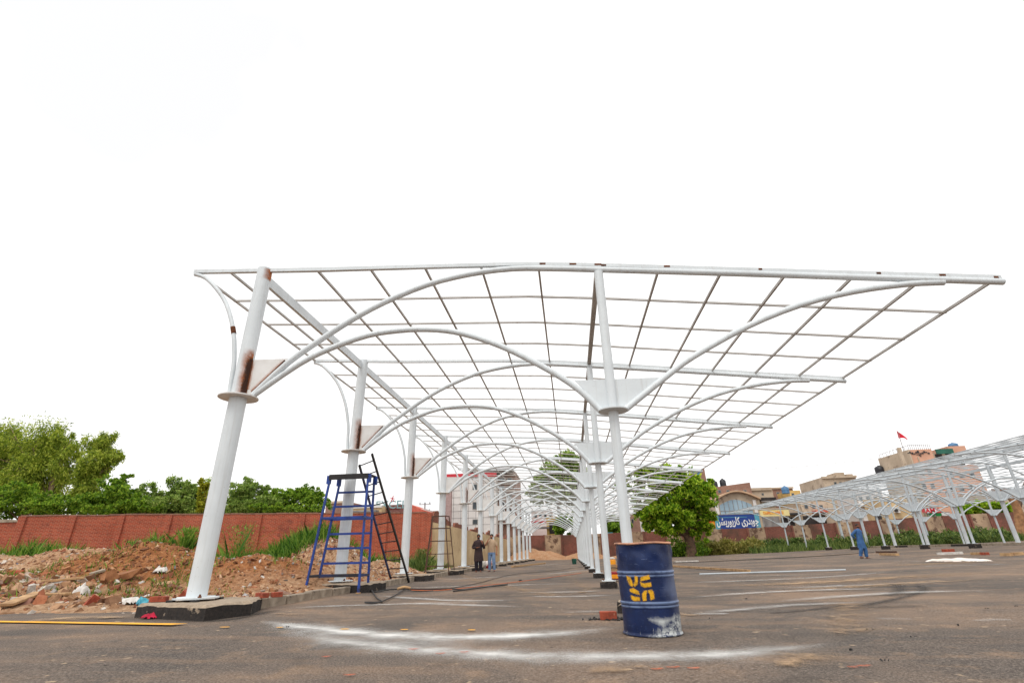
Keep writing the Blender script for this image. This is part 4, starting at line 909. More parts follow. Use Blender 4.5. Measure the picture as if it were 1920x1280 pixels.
# ------------------------------------------------------------------ stands and ladders
def P3(a, b, t): return tuple(a[i]+(b[i]-a[i])*t for i in range(3))
def stand():
    root = empty('platform_stand', (-5.5, 12.0, 0), 'blue steel platform stand with black top beside the second thick column', 'stand')
    B = {'fl': (-6.1, 11.85, 0), 'fr': (-4.78, 11.72, 0), 'bl': (-6.13, 12.46, 0), 'br': (-4.85, 12.44, 0)}
    T = {'fl': (-5.86, 11.92, 2.6), 'fr': (-4.88, 11.9, 2.6), 'bl': (-5.80, 12.36, 2.6), 'br': (-4.90, 12.36, 2.6)}
    for k in B: MB().bar(B[k], P3(B[k], T[k], 1.0), .045).build('leg', m_bluem, root)
    for k in B: MB().box((B[k][0], B[k][1], .012), (.09, .07, .024)).build('foot_pad', m_wood, root)
    for k in T: MB().box((T[k][0]+(-.03 if 'l' in k else .03), T[k][1], 2.52), (.1, .06, .2)).build('corner_bracket', m_bluem, root)
    MB().box((-5.37, 12.14, 2.625), (1.02, .52, .035)).box((-5.37, 11.87, 2.57), (1.0, .02, .12)).build('platform', m_blackm, root)
    def tt(z): return z/2.6
    for z in (.62, .95, 1.28, 1.92, 2.26): MB().bar(P3(B['bl'], T['bl'], tt(z)), P3(B['br'], T['br'], tt(z)), .04, .05).build('rung', m_bluem, root)
    for z in (.36, 1.62):
        for a, b in (('fl', 'fr'), ('bl', 'br'), ('fl', 'bl'), ('fr', 'br')): MB().bar(P3(B[a], T[a], tt(z)), P3(B[b], T[b], tt(z)), .04, .05).build('brace', m_bluebk if z < 1 else m_bluem, root)
stand()
def ladder():
    root = empty('ladder', (-5.35, 16.4, 0), 'dark steel ladder leaning against the collar of the second thick column', 'ladder')
    a0, a1 = (-5.62, 16.35, .01), (-5.62, 13.02, 3.05); b0, b1 = (-5.08, 16.4, .01), (-5.27, 12.97, 3.33)
    MB().bar(a0, a1, .045, .06).build('rail', m_bluebk, root); MB().bar(b0, b1, .045, .06).build('rail', m_blackm, root)
    for i in range(13): t = .05+i*.077; MB().tube([P3(a0, a1, t*1.02), P3(b0, b1, t*.98)], .016, 8).build('rung', m_blackm, root)
ladder()
def tower():
    root = empty('scaffold_tower', (-5.6, 22.2, 0), 'rusty brown tapered scaffold stand around the fourth thick column', 'scaffold')
    for i, (bx, by, tx, ty) in enumerate([(-6.12, 21.9, -5.95, 22.15), (-5.1, 21.85, -5.4, 22.1), (-6.3, 22.45, -6.05, 22.4), (-5.0, 22.5, -5.3, 22.4)]):
        MB().bar((bx, by, .0), (tx, ty, 2.36), .035).build('leg', m_brownm, root)
    def c(z, k): q = [((-6.12, 21.9), (-5.95, 22.15)), ((-5.1, 21.85), (-5.4, 22.1)), ((-6.3, 22.45), (-6.05, 22.4)), ((-5.0, 22.5), (-5.3, 22.4))][k]; t = z/2.36; return (q[0][0]+(q[1][0]-q[0][0])*t, q[0][1]+(q[1][1]-q[0][1])*t, z)
    for z in (.35, .82, 1.33, 1.84, 2.34):
        for a, b in ((0, 1), (2, 3)) if z in (.82, 1.33) else ((0, 1), (2, 3), (0, 2), (1, 3)): MB().bar(c(z, a), c(z, b), .03).build('rung', m_brownm, root)
    MB().box((-5.6, 22.15, .05), (1.25, .5, .1)).build('base_board', m_foot, root)
tower()

# ------------------------------------------------------------------ hoses and cables
def hose(name, pts, r, mt, label):
    P = [atg(*p) for p in pts]; P = [(p.x, p.y, g(p.x)+.018+r) for p in P]
    return tag(MB().tube(smoothpath(P, 5), r, 7).build(name, mt), label, 'cable')
hose('hose', [(668, 1096), (690, 1101), (700, 1112), (725, 1108), (757, 1106), (800, 1107), (840, 1106), (870, 1108), (890, 1105), (950, 1098), (930, 1100), (860, 1110), (850, 1110)], .014, m_rubber, 'black hose coil trailing from the blue stand across the asphalt')
hose('hose', [(692, 1100), (705, 1122), (716, 1131), (684, 1132), (700, 1134), (716, 1130), (730, 1124), (745, 1116), (757, 1108), (770, 1105)], .012, m_rubber, 'looped black hose lying nearest the camera by the blue stand')
hose('cable', [(760, 1106), (800, 1110), (890, 1096), (960, 1078), (1040, 1070), (1100, 1062)], .008, m_rubber, 'thin black cable stretched from the hoses towards the thin columns')
hose('cable', [(770, 1108), (830, 1108), (920, 1098), (1000, 1088), (1090, 1075)], .009, m_orcab, 'orange cable running across the yard beneath the near canopy')
hose('cable', [(1262, 1056), (1400, 1050), (1520, 1044), (1640, 1036)], .02, m_rubber, 'black cable lying across the open yard towards the right canopy')
MB().tube(smoothpath([tuple(atg(757, 1108)+Vector((-.15, 0, .05))), tuple(atg(757, 1108)+Vector((0, 0, .09))), tuple(atg(757, 1108)+Vector((.14, .05, .06)))], 4), .03, 7).build('burlap_wrap', m_wood)
tag(bpy.data.objects['burlap_wrap'], 'tan cloth knotted round the black hose joint', 'cloth')

# ------------------------------------------------------------------ small things lying about
def brickbox(loc, rz, mt, label, dims=(.23, .11, .075), name='brick', cat='brick', group='loose bricks', rx=0):
    me = MB().box((0, 0, 0), dims).mesh(name, .006); o = obj(name, me, mt, loc=loc, rot=(rx, 0, rz)); return tag(o, label, cat, group)
brickbox((-6.15, 7.55, .225), .25, m_brick, 'orange brick on the left end of the front footing')
p = atg(403, 1118); brickbox((-5.02, 8.36, .205), -.5, m_brick, 'orange brick lying right of the front column base'); brickbox((-4.88, 8.55, .20), .9, m_brick, 'orange brick end leaning beside the brick right of the front column', (.16, .11, .075))
p = atg(697, 1095); brickbox((p.x, p.y, .05), .3, m_brick, 'red brick on the asphalt between blue stand and ladder')
p = atg(1141, 1161); brickbox((p.x, p.y, g(p.x)+.045), .05, m_brick, 'red brick on the asphalt left of the blue drum', (.2, .1, .09))
Pc = np.stack([p.x+.06+RNG.normal(0, .14, 160), p.y+RNG.normal(0, .05, 160), np.full(160, g(p.x)+.006)], -1); V_, F_ = chunks(160, Pc, RNG.uniform(.008, .035, 160)); tag(obj('tar_crumbs', npmesh('tar_crumbs', V_, F_), m_blackm), 'black tar crumbs around the red brick by the drum', kind='stuff')
def cloth(name, c, sx, sy, h, mt, label, rz=0, seed=1, n=26):
    u = np.linspace(-1, 1, n); U, Vv = np.meshgrid(u, u); z = h*np.clip(1-(np.abs(U)**2.2+np.abs(Vv)**2.2), 0, 1)**.5*(.55+1.3*fbm(U*2+9, Vv*2+9, 4, seed, 1.3)+.3)
    X = U*sx/2*(1+.25*fbm(U, Vv, 3, seed+3, 1.5)); Yy = Vv*sy/2*(1+.4*fbm(U+5, Vv, 3, seed+4, 1.5)); ca, sa = math.cos(rz), math.sin(rz)
    V_ = np.stack([c[0]+X*ca-Yy*sa, c[1]+X*sa+Yy*ca, c[2]+np.maximum(z, .004)], -1).reshape(-1, 3); i = np.arange(n*n).reshape(n, n)
    F_ = np.stack([i[:-1, :-1], i[:-1, 1:], i[1:, 1:], i[1:, :-1]], -1).reshape(-1, 4); keep = (np.abs(U)**2.2+np.abs(Vv)**2.2 < 1.02)
    kf_ = keep.ravel()[F_].all(1); return tag(obj(name, npmesh(name, V_, F_[kf_], True), mt), label, 'cloth' if 'cloth' in name else 'sheet' if 'sheet' in name else 'bag')
m_red = MAT('red_cloth', srgb(206, 24, 66), srgb(150, 14, 44), .9, 9); m_bag = MAT('white_plastic', srgb(214, 210, 204), srgb(180, 174, 166), .5, 8); m_teal = MAT('teal_plastic', srgb(60, 160, 178), srgb(46, 128, 150), .5, 8)
m_sheet = MAT('white_sheet', srgb(238, 232, 226), srgb(222, 206, 194), .7, 2.5, c3=srgb(190, 150, 130), s3=4, t3=.64)
p = atg(287, 1159); cloth('red_cloth', (p.x, p.y, .006), .34, .2, .07, m_red, 'crumpled crimson cloth at the foot of the front footing', .1, 3)
p = at(308, 1040, Y=11.3); cloth('plastic_bag', (p.x, p.y, tz(p.x, p.y)), .3, .24, .13, m_bag, 'white and blue plastic bag near the top of the central heap', .3, 5)
p = at(155, 1102, Y=9.6); cloth('plastic_bag', (p.x, p.y, tz(p.x, p.y)), .3, .25, .22, m_bag, 'white plastic scrap among boards in the front rubble', .6, 7)
p = at(272, 1111, Y=8.9); cloth('plastic_bag', (p.x, p.y, tz(p.x, p.y)), .22, .18, .12, m_teal, 'turquoise plastic scrap left of the front column base', .2, 8)
p = at(245, 1112, Y=9.0); cloth('plastic_bag', (p.x, p.y, tz(p.x, p.y)), .5, .22, .12, m_bag, 'white crumpled packaging beside the turquoise scrap', .1, 9)
p0, p1 = atg(1739, 1054), atg(1858, 1052)
cloth('white_sheet', ((p0.x+p1.x)/2, (p0.y+p1.y)/2, g((p0.x+p1.x)/2)+.012), (p1-p0).length*1.04, .36, .11, m_sheet, 'long white sheet lying crumpled on the asphalt right of the man in blue', math.atan2(p1.y-p0.y, p1.x-p0.x), 12, 40)
for (a, b, Ya, Yb, wd, lb) in [((8, 1142), (75, 1108), 8.4, 9.2, .2, 'long split board leaning in the front rubble at the left'), ((80, 1085), (160, 1082), 10.0, 10.4, .16, 'tan board lying above the front rubble'), ((80, 1110), (128, 1112), 9.2, 9.2, .14, 'grey board half buried in the front rubble'), ((170, 1075), (200, 1052), 10.8, 11.0, .2, 'pale stone slab on the left slope of the central heap')]:
    A_, B_ = at(*a, Y=Ya), at(*b, Y=Yb); A_.z = tz(A_.x, A_.y)+.07; B_.z = tz(B_.x, B_.y)+.10
    tag(MB().bar(A_, B_, wd, .05).build('board', m_wood if 'stone' not in lb else m_conc, bevel=.008), lb, 'board', 'boards in the rubble')
for i, (px, py, Y, sz, lb) in enumerate([(235, 1078, 10.9, .38, 'large brown slab block at the foot of the central heap'), (205, 1088, 10.7, .32, 'rounded tan block below the slab at the central heap'), (190, 1095, 10.5, .26, 'brown stone left of the rounded tan block'), (30, 1072, 11.5, .22, 'red brick chunk standing on the left rubble'), (175, 1118, 9.0, .2, 'small red brick bat on the pale front slope'), (357, 1086, 10.0, .26, 'orange brick bat behind the front column')]):
    p = at(px, py, Y=Y); V_, F_ = chunks(1, np.array([[p.x, p.y, tz(p.x, p.y)+sz*.22]]), np.array([sz]), .8)
    tag(obj('rubble_block', npmesh('rubble_block', V_, F_), m_clod if 'brick' not in lb else m_brick), lb, 'stone', 'large blocks in the rubble')
# pipes and boards on the open yard
def lying(a, b, r, mt, name, label, flat=False, cat='pipe'):
    A_, B_ = atg(*a), atg(*b); A_.z = g(A_.x)+r+.012; B_.z = g(B_.x)+r+.012
    mb = MB(); (mb.bar(A_, B_, r*2.4, r*1.6) if flat else mb.tube([A_, B_], r, 12))
    return tag(mb.build(name, mt), label, cat)
lying((1312, 1078), (1586, 1070), .024, m_grey, 'steel_pipe', 'long white pipe lying on the asphalt right of the drum')
lying((1250, 1062), (1405, 1073), .045, m_wood, 'timber_plank', 'pale plank lying between drum and white pipe', True, 'plank')
lying((1266, 1054), (1310, 1053), .05, m_bag, 'timber_plank', 'short white strip beyond the pale plank', True, 'plank')
lying((960, 1064), (1022, 1057), .06, m_wood, 'timber_plank', 'tan plank on the asphalt before the far thick columns', True, 'plank')
for a, b, mt, lb in [((1652, 1041), (1684, 1042), m_wood, 'tan timber offcut just right of the man in blue'), ((1645, 1037), (1680, 1037), m_brownm, 'dark timber strip behind the tan offcut by the man in blue'), ((1824, 1041), (1838, 1041), m_wood, 'short yellow timber behind the white sheet'), ((1842, 1041), (1853, 1041), m_brick, 'reddish timber end beside the short yellow timber'),
                     ((1880, 1043), (1898, 1043), m_wood, 'light timber chunk at the right edge'), ((1900, 1042), (1918, 1041), m_wood, 'yellow timber at the far right edge'), ((1758, 1041), (1806, 1039), m_bag, 'thin white strip on the asphalt behind the white sheet')]:
    lying(a, b, .07, mt, 'timber_offcut', lb, True, 'timber')
p = atg(1780, 1038); brickbox((p.x, p.y, g(p.x)+.12), .3, m_brick, 'orange box on the asphalt behind the white sheet', (.5, .3, .24), 'orange_box', 'box', None)
# water cooler, bucket, welding set
p = atg(1149, 1069)
rt = empty('water_cooler', p, 'yellow water cooler jug behind the drum', 'cooler'); m_yel = MAT('yellow_plastic', srgb(250, 164, 10), srgb(226, 140, 10), .4, 4)
MB().lathe([(0, .0), (.15, 0), (.165, .03), (.17, .42), (.16, .46), (.0, .46)], 24).build('jug_body', m_yel, rt, loc=p); MB().lathe([(0, .46), (.15, .462), (.14, .53), (.05, .56), (0, .56)], 24).build('lid', m_bag, rt, loc=p); MB().box((p.x, p.y-.18, p.z+.07), (.04, .05, .04)).build('tap', m_blackm, rt)
p = atg(1152.5, 1089)
rt = empty('welding_machine', p, 'red portable welding machine between thin columns and drum', 'machine')
MB().box((p.x, p.y, .12), (.4, .26, .2)).build('case', MAT('red_enamel', srgb(176, 26, 28), srgb(120, 20, 22), .4, 6), rt, bevel=.02); MB().box((p.x, p.y-.135, .1), (.3, .012, .1)).build('front_panel', m_yel, rt); MB().tube(smoothpath([(p.x-.14, p.y, .22), (p.x-.1, p.y, .31), (p.x+.1, p.y, .31), (p.x+.14, p.y, .22)], 4), .014, 8).build('handle', m_blackm, rt)
p = atg(1152, 1080); tag(MB().box((p.x, p.y, .27), (.32, .3, .14)).box((p.x, p.y, .1), (.3, .28, .2)).build('wooden_crate', m_wood), 'small pale crate behind the red welding machine', 'crate')
p = atg(1077, 1057); rt = empty('paint_bucket', p, 'teal paint bucket on the asphalt left of the far thin columns', 'bucket')
MB().lathe([(0, .01), (.15, 0), (.19, .36), (.2, .365), (.2, .385), (.17, .385), (.165, .3), (0, .28)], 24).build('bucket_body', MAT('teal_metal', srgb(64, 142, 124), srgb(44, 104, 92), .5, 6, c3=srgb(210, 210, 206), s3=8), rt, loc=p); MB().tube(smoothpath([(p.x-.19, p.y, p.z+.34), (p.x-.12, p.y-.16, p.z+.2), (p.x+.12, p.y-.16, p.z+.2), (p.x+.19, p.y, p.z+.34)], 4), .006, 6).build('bucket_handle', m_blackm, rt)
for px, py, lb in [(906, 1060, 'white cement pail on the kerb behind the two men'), (916, 1060, 'white and red pail beside the cement pail')]:
    p = at(px, py, Y=28.3); p.z = .1; rt = empty('pail', p, lb, 'bucket'); MB().lathe([(0, 0), (.15, 0), (.18, .34), (.17, .35), (0, .34)], 20).build('pail_body', m_bag if 'red' not in lb else MAT('red_white', srgb(226, 216, 212), srgb(190, 40, 44), .5, 2.6, lo=.48, hi=.52), rt, loc=p)
# far dirt heaps at the end of the rows
def heap(c, rx, ry, h, label, seed):
    n = 40; u = np.linspace(-1, 1, n); U, Vv = np.meshgrid(u, u); rr = np.sqrt(U**2+Vv**2); z = h*np.clip(1-rr**1.6, 0, 1)*(1+.9*fbm(U*3+seed, Vv*3, 4, seed, 1))+.05*fbm(U*9, Vv*9, 3, seed, 1)-.05
    V_ = np.stack([c[0]+U*rx, c[1]+Vv*ry, c[2]+z], -1).reshape(-1, 3); i = np.arange(n*n).reshape(n, n); F_ = np.stack([i[:-1, :-1], i[:-1, 1:], i[1:, 1:], i[1:, :-1]], -1).reshape(-1, 4)
    me = npmesh('dirt_heap', V_, F_, True); attr(me, np.full(n*n, .35)); return tag(obj('dirt_heap', me, m_dirt), label, 'heap')
heap((-5.0, 73.5, 0), 5, 2.5, 1.3, 'orange-brown dirt heap at the far end of the thick column row', 4)
heap((1.8, 74, 0), 4, 2, .9, 'brown dirt heap before the far wall between the column rows', 6)
heap((9, 73, 0), 5, 2.2, .8, 'low brown heap before the far wall right of the thin columns', 8)
for i, (px, py) in enumerate([(976, 1089), (1400, 1123), (1335, 1160), (1632, 1181), (1713, 1195), (1662, 1240), (1595, 1220), (1797, 1173), (540, 1176), (1908, 1137), (1850, 1142)]):
    p = atg(px, py); s_ = .013 if i else .07; V_, F_ = chunks(3, np.array([[p.x+random.uniform(-.03, .03), p.y, g(p.x)+.012] for _ in range(3)]), np.full(3, s_), .6)
    o = obj('tar_clod', npmesh('tar_clod', V_, F_), m_blackm, ground)

# ------------------------------------------------------------------ people
def bake_skin(name, verts, edges, radii, mt, sub=2):
    me = bpy.data.meshes.new(name); me.from_pydata(verts, edges, []); o = bpy.data.objects.new(name, me); COL.objects.link(o)
    md = o.modifiers.new('skin', 'SKIN'); md.use_smooth_shade = True; md.branch_smoothing = .5
    for i, sv in enumerate(me.skin_vertices[0].data): sv.radius = radii[i]; sv.use_root = (i == 0)
    s_ = o.modifiers.new('sub', 'SUBSURF'); s_.levels = sub; s_.render_levels = sub
    dg = bpy.context.evaluated_depsgraph_get(); m2 = bpy.data.meshes.new_from_object(o.evaluated_get(dg)); bpy.data.objects.remove(o)
    m2.materials.clear(); m2.materials.append(mt); return m2
def loft(mb, rings, n=20):
    V = []; F = []
    for (c, rx, ry) in rings:
        for k in range(n): a = 2*math.pi*k/n; V.append((c[0]+rx*math.cos(a), c[1]+ry*math.sin(a)+.006*math.sin(5*a+c[2]*9), c[2]))
    for i in range(len(rings)-1):
        for k in range(n): F.append((i*n+k, i*n+(k+1) % n, (i+1)*n+(k+1) % n, (i+1)*n+k))
    return mb.add(V, F, True)
def shell(mb, c, r, z0, z1, front=None, n=24, m_=10):
    """ellipsoid band between heights z0..z1 (fractions of r), optionally only where local y < front"""
    V = []; F = []
    for j in range(m_+1):
        t = z0+(z1-z0)*j/m_; q = math.sqrt(max(0, 1-t*t))
        for k in range(n): a = 2*math.pi*k/n; V.append((c[0]+r[0]*q*math.cos(a), c[1]+r[1]*q*math.sin(a), c[2]+r[2]*t))
    for j in range(m_):
        for k in range(n):
            f = (j*n+k, j*n+(k+1) % n, (j+1)*n+(k+1) % n, (j+1)*n+k)
            if front is None or front(sum(V[i][0]-c[0] for i in f)/4, sum(V[i][1]-c[1] for i in f)/4, sum(V[i][2]-c[2] for i in f)/4): F.append(f)
    return mb.add(V, F, True)
def person(loc, rz, label, arms, legs, kind, m_top, m_low, m_shoe, head_turn=0, scale=1.0):
    m_skin = MAT('skin', srgb(150, 94, 66), srgb(132, 80, 56), .6, 20) if kind != 'polo' else MAT('skin', srgb(184, 122, 90), srgb(164, 104, 76), .6, 20)
    m_hair = MAT('black_hair', srgb(26, 22, 20), srgb(16, 13, 12), .7, 30)
    V = []; Rr = []; Ed = []
    def v(p, r, par=None):
        V.append(p); Rr.append(r if isinstance(r, tuple) else (r, r)); i = len(V)-1
        if par is not None: Ed.append((par, i))
        return i
    pel = v((0, 0, .93), (.12, .10)); wa = v((0, 0, 1.08), (.12, .095), pel); ch = v((0, 0, 1.27), (.15, .105), wa); nb = v((0, .01, 1.42), (.075, .065), ch); nk = v((0, 0, 1.485), .05, nb)
    h1 = v((0, -.018, 1.545), (.062, .068), nk); h2 = v((0, -.008, 1.62), (.073, .088), h1); h3 = v((0, .0, 1.69), (.058, .07), h2); v((0, -.112, 1.598), .011, h2)
    for s_, (el, wr, hand, curl) in zip((-1, 1), arms):
        sh = v((.165*s_, 0, 1.395), .052, nb); e = v(el, .042, sh); w_ = v(wr, .028, e)
        d = (Vector(hand)-Vector(wr)).normalized(); side = d.cross(Vector((0, 0, 1)) if abs(d.z) < .8 else Vector((0, 1, 0))).normalized(); nrm = side.cross(d)
        pl = v(tuple(Vector(wr)+d*.06), (.036, .02), w_)
        for k, (off, ln) in enumerate(((-.032, .062), (-.011, .075), (.011, .078), (.03, .066))):
            f1 = v(tuple(Vector(wr)+d*.105+side*off), .0095, pl); f2 = v(tuple(Vector(wr)+d*(.105+ln*.55)+side*off+nrm*(.012*curl)), .0085, f1); v(tuple(Vector(wr)+d*(.105+ln*(1-.3*curl))+side*off+nrm*(.034*curl)), .007, f2)
        t1 = v(tuple(Vector(wr)+d*.07+side*.047*-s_), .0105, pl); v(tuple(Vector(wr)+d*.10+side*.062*-s_+nrm*.012), .0085, t1)
    for s_, (kn, an, toe) in zip((-1, 1), legs):
        hp = v((.088*s_, 0, .87), .085, pel); k_ = v(kn, .055, hp); a_ = v(an, .04, k_); v(toe, .034, a_)
    body = obj('person', bake_skin('person', V, Ed, Rr, m_skin, 1), None, None, loc, (0, 0, rz), scale=(scale,)*3); tag(body, label, 'person')
    def part(name, mb, mt): return mb.build(name, mt, body, local=True)
    hc = (0, .012, 1.632)
    part('hair', shell(MB(), hc, (.086, .102, .098), -.35, 1.0, lambda x, y, z: z > .028 or y > .0), m_hair)
    if kind != 'polo': part('beard', shell(MB(), (0, -.016, 1.556), (.07, .078, .062), -.95, .5, lambda x, y, z: y < .01 and (z < .012 or abs(x) > .045)), m_hair)
    else: part('beard', shell(MB(), (0, -.016, 1.553), (.066, .074, .055), -.95, .25, lambda x, y, z: y < 0.0), MAT('stubble', srgb(70, 50, 42), None, .8))
    for s_ in (-1, 1):
        mb = MB(); shell(mb, (.03*s_, -.083, 1.632), (.014, .01, .008), -1, 1, None, 8, 6); part('eye', mb, m_hair)
        mb = MB(); shell(mb, (.079*s_, .01, 1.61), (.012, .022, .034), -1, 1, None, 8, 6); part('ear', mb, m_skin)
    part('mouth', MB().box((0, -.089, 1.558), (.046, .01, .009)), MAT('lips', srgb(120, 62, 54), None, .6))
    long_ = kind == 'kurta'
    top = MB()
    if long_: loft(top, [((0, .005, 1.49), .062, .062), ((0, .005, 1.455), .085, .075), ((0, 0, 1.425), .175, .095), ((0, 0, 1.38), .205, .115), ((0, 0, 1.27), .195, .135), ((0, 0, 1.08), .18, .13), ((0, 0, .95), .19, .14), ((0, 0, .75), .215, .155), ((.01, 0, .56), .235, .165), ((.01, .0, .50), .23, .16)])
    else: loft(top, [((0, .005, 1.50), .058, .06), ((0, .005, 1.455), .085, .075), ((0, 0, 1.425), .175, .095), ((0, 0, 1.38), .205, .115), ((0, 0, 1.27), .195, .135), ((0, 0, 1.08), .182, .135), ((0, 0, .94), .18, .135), ((0, 0, .885), .178, .13)])
    for s_, (el, wr, hand, curl) in zip((-1, 1), arms):
        sh = Vector((.155*s_, 0, 1.385)); el = Vector(el); wr = Vector(wr)
        pth = [sh, sh.lerp(el, .5), el, el.lerp(wr, .5), el.lerp(wr, .9)] if kind != 'polo' else [sh, sh.lerp(el, .4), sh.lerp(el, .8)]
        top.tube(smoothpath(pth, 3), [.078-.022*i/(3*(len(pth)-1)) for i in range(3*(len(pth)-1)+1)], 12)
    part('kurta' if long_ else 'shirt', top, m_top)
    low = MB(); loft(low, [((0, 0, .95), .165, .12), ((0, 0, .86), .172, .128), ((0, 0, .79), .16, .12)])
    rr = (.112, .1, .088, .078) if kind != 'polo' else (.098, .082, .072, .066)
    for s_, (kn, an, toe) in zip((-1, 1), legs):
        hp = Vector((.088*s_, 0, .86)); kn = Vector(kn); an = Vector(an)
        pth = smoothpath([hp, kn, kn.lerp(an, .5), an.lerp(kn, .06)], 3); low.tube(pth, list(np.interp(np.linspace(0, 3, len(pth)), range(4), rr)), 14)
    part('trousers', low, m_low)
    for (kn, an, toe) in legs:
        an = Vector(an); toe = Vector(toe); c_ = an.lerp(toe, .42); mb = MB(); d = Vector((toe.x-an.x, toe.y-an.y, 0)).normalized()
        shell(mb, (0, 0, 0), (.045, .135, .05), -.4, 1, None, 14, 8); a = math.atan2(d.y, d.x)+math.pi/2
        mb.v = [tuple(Matrix.Rotation(a, 3, 'Z') @ Vector(p)+Vector((c_.x, c_.y, .022))) for p in mb.v]; part('shoe', mb, m_shoe)
    return body
m_kd = MAT('dark_kurta', srgb(66, 48, 48), srgb(48, 36, 38), .9, 5); m_kb = MAT('navy_trousers', srgb(40, 32, 44), srgb(28, 24, 34), .9, 5)
m_po = MAT('beige_polo', srgb(190, 164, 136), srgb(170, 144, 118), .9, 5); m_jean = MAT('light_jeans', srgb(132, 156, 188), srgb(96, 122, 160), .9, 6)
m_bl = MAT('blue_shalwar', srgb(62, 104, 152), srgb(42, 76, 122), .9, 5); m_sh = MAT('dark_shoe', srgb(34, 28, 28), None, .6); m_br = MAT('brown_shoe', srgb(84, 52, 40), None, .6)
p = at(897, 1073, Y=25.6); person((p.x, p.y, -.03), .1, 'man in long dark brown kurta with one hand raised, left of the beige shirt', [((-.27, .02, 1.12), (-.06, -.2, 1.10), (.03, -.22, 1.12), .6), ((.27, -.02, 1.10), (.2, -.2, 1.30), (.16, -.2, 1.40), .7)], [((-.1, -.02, .48), (-.1, .02, .08), (-.12, -.13, .03)), ((.1, -.02, .48), (.1, .02, .08), (.12, -.13, .03))], 'kurta', m_kd, m_kb, m_br)
p = at(922, 1072, Y=25.9); person((p.x, p.y, -.03), -.1, 'man in beige polo shirt and light blue jeans with a hand to his face', [((-.33, -.08, 1.17), (-.13, -.17, 1.44), (-.06, -.15, 1.53), .6), ((.27, .0, 1.12), (.27, -.04, .88), (.27, -.05, .8), .5)], [((-.1, -.02, .48), (-.11, .02, .08), (-.14, -.13, .03)), ((.11, -.02, .48), (.13, .02, .08), (.16, -.13, .03))], 'polo', m_po, m_jean, m_sh)
p = at(1620, 1046, Y=30); person((p.x, p.y, g(p.x)), .5, 'man in blue shalwar kameez standing alone with hands behind his hips', [((-.36, .14, 1.14), (-.17, .17, .99), (-.09, .19, .97), .6), ((.33, .16, 1.14), (.17, .18, .99), (.09, .2, .97), .6)], [((-.12, -.03, .48), (-.15, .06, .08), (-.19, -.09, .03)), ((.13, -.07, .48), (.17, -.04, .08), (.22, -.18, .03))], 'kurta', m_bl, m_bl, m_br).rotation_euler = (0, .12, .5)

# ------------------------------------------------------------------ buildings beyond the walls
def text(body_, size, mt, parent, loc, name='lettering', off=.0, rz=0, sx=1.0):
    c = bpy.data.curves.new(name, 'FONT'); c.body = body_; c.size = size; c.align_x = 'CENTER'; c.align_y = 'CENTER'; c.offset = off; c.extrude = .01; c.resolution_u = 3
    o = bpy.data.objects.new(name, c); COL.objects.link(o); dg = bpy.context.evaluated_depsgraph_get(); me = bpy.data.meshes.new_from_object(o.evaluated_get(dg)); bpy.data.objects.remove(o)
    me.materials.clear(); co = [v.co for v in me.vertices]; mx_ = (min(c.x for c in co)+max(c.x for c in co))/2; my_ = (min(c.y for c in co)+max(c.y for c in co))/2
    me.transform(Matrix.Translation((-mx_, -my_, 0))); return obj(name, me, mt, parent, loc, (R(90), 0, rz), scale=(sx, 1, 1))
class Bld:
    def __init__(s, name, x0, x1, yt, Y, dy, label, mt, zb=-.3, cat='building', wallname='wall'):
        s.Y = Y; a = at(x0, yt, Y=Y); b = at(x1, yt, Y=Y); s.X0, s.X1 = a.x, b.x; s.Z = (a.z+b.z)/2
        s.root = empty(name, ((a.x+b.x)/2, Y, 0), label, cat); s.w = MB().bb((s.X0, Y, zb), (s.X1, Y+dy, s.Z)).build(wallname, mt, s.root)
    def part(s, name, x0, x1, y0, y1, mt, proud=.15, thick=.3, parent=None):
        """block on the front face covering photo x0..x1, y0..y1"""
        a = at((x0+x1)/2, y0, Y=s.Y); b = at((x0+x1)/2, y1, Y=s.Y); ym = (y0+y1)/2; l = at(x0, ym, Y=s.Y).x; r = at(x1, ym, Y=s.Y).x
        return MB().bb((l, s.Y-proud, b.z), (r, s.Y-proud+thick, a.z)).build(name, mt, parent or s.root)
    def win(s, x0, x1, y0, y1, proud=.05):
        f = s.part('window', x0, x1, y0, y1, m_frame, proud, .12); dx = (x1-x0)*.12; dy = (y1-y0)*.1
        s.part('pane', x0+dx, x1-dx, y0+dy, y1-dy, m_glass, proud+.012, .1, f); return f
def tank(px, py, Y, r, h, mt, label, zoff=0):
    p = at(px, py, Y=Y); rt = empty('water_tank', p, label, 'tank')
    MB().lathe([(0, 0), (r, 0), (r*1.03, h*.1), (r, h*.15), (r, h*.45), (r*1.03, h*.5), (r, h*.55), (r*.98, h*.8), (r*.6, h*.95), (r*.25, h), (0, h)], 20).build('tank_body', mt, rt, loc=p)
    MB().lathe([(0, h*.98), (r*.28, h*.98), (r*.28, h*1.07), (0, h*1.08)], 14).build('tank_lid', mt, rt, loc=p)
m_wh = MAT('white_facade', srgb(226, 222, 218), srgb(206, 200, 196), .8, .4, c3=srgb(176, 168, 160), s3=1.5); m_rd = MAT('red_band', srgb(206, 48, 62), None, .6); m_gr = MAT('grey_metal', srgb(150, 146, 144), srgb(116, 112, 112), .6, 1)
m_be = MAT('beige_cement', srgb(198, 180, 158), srgb(170, 152, 132), .95, .35, c3=srgb(140, 122, 106), s3=.9, t3=.57); m_pe = MAT('peach_paint', srgb(214, 166, 140), srgb(196, 148, 124), .9, .5); m_ye = MAT('yellow_paint', srgb(214, 180, 110), srgb(190, 156, 96), .9, 1)
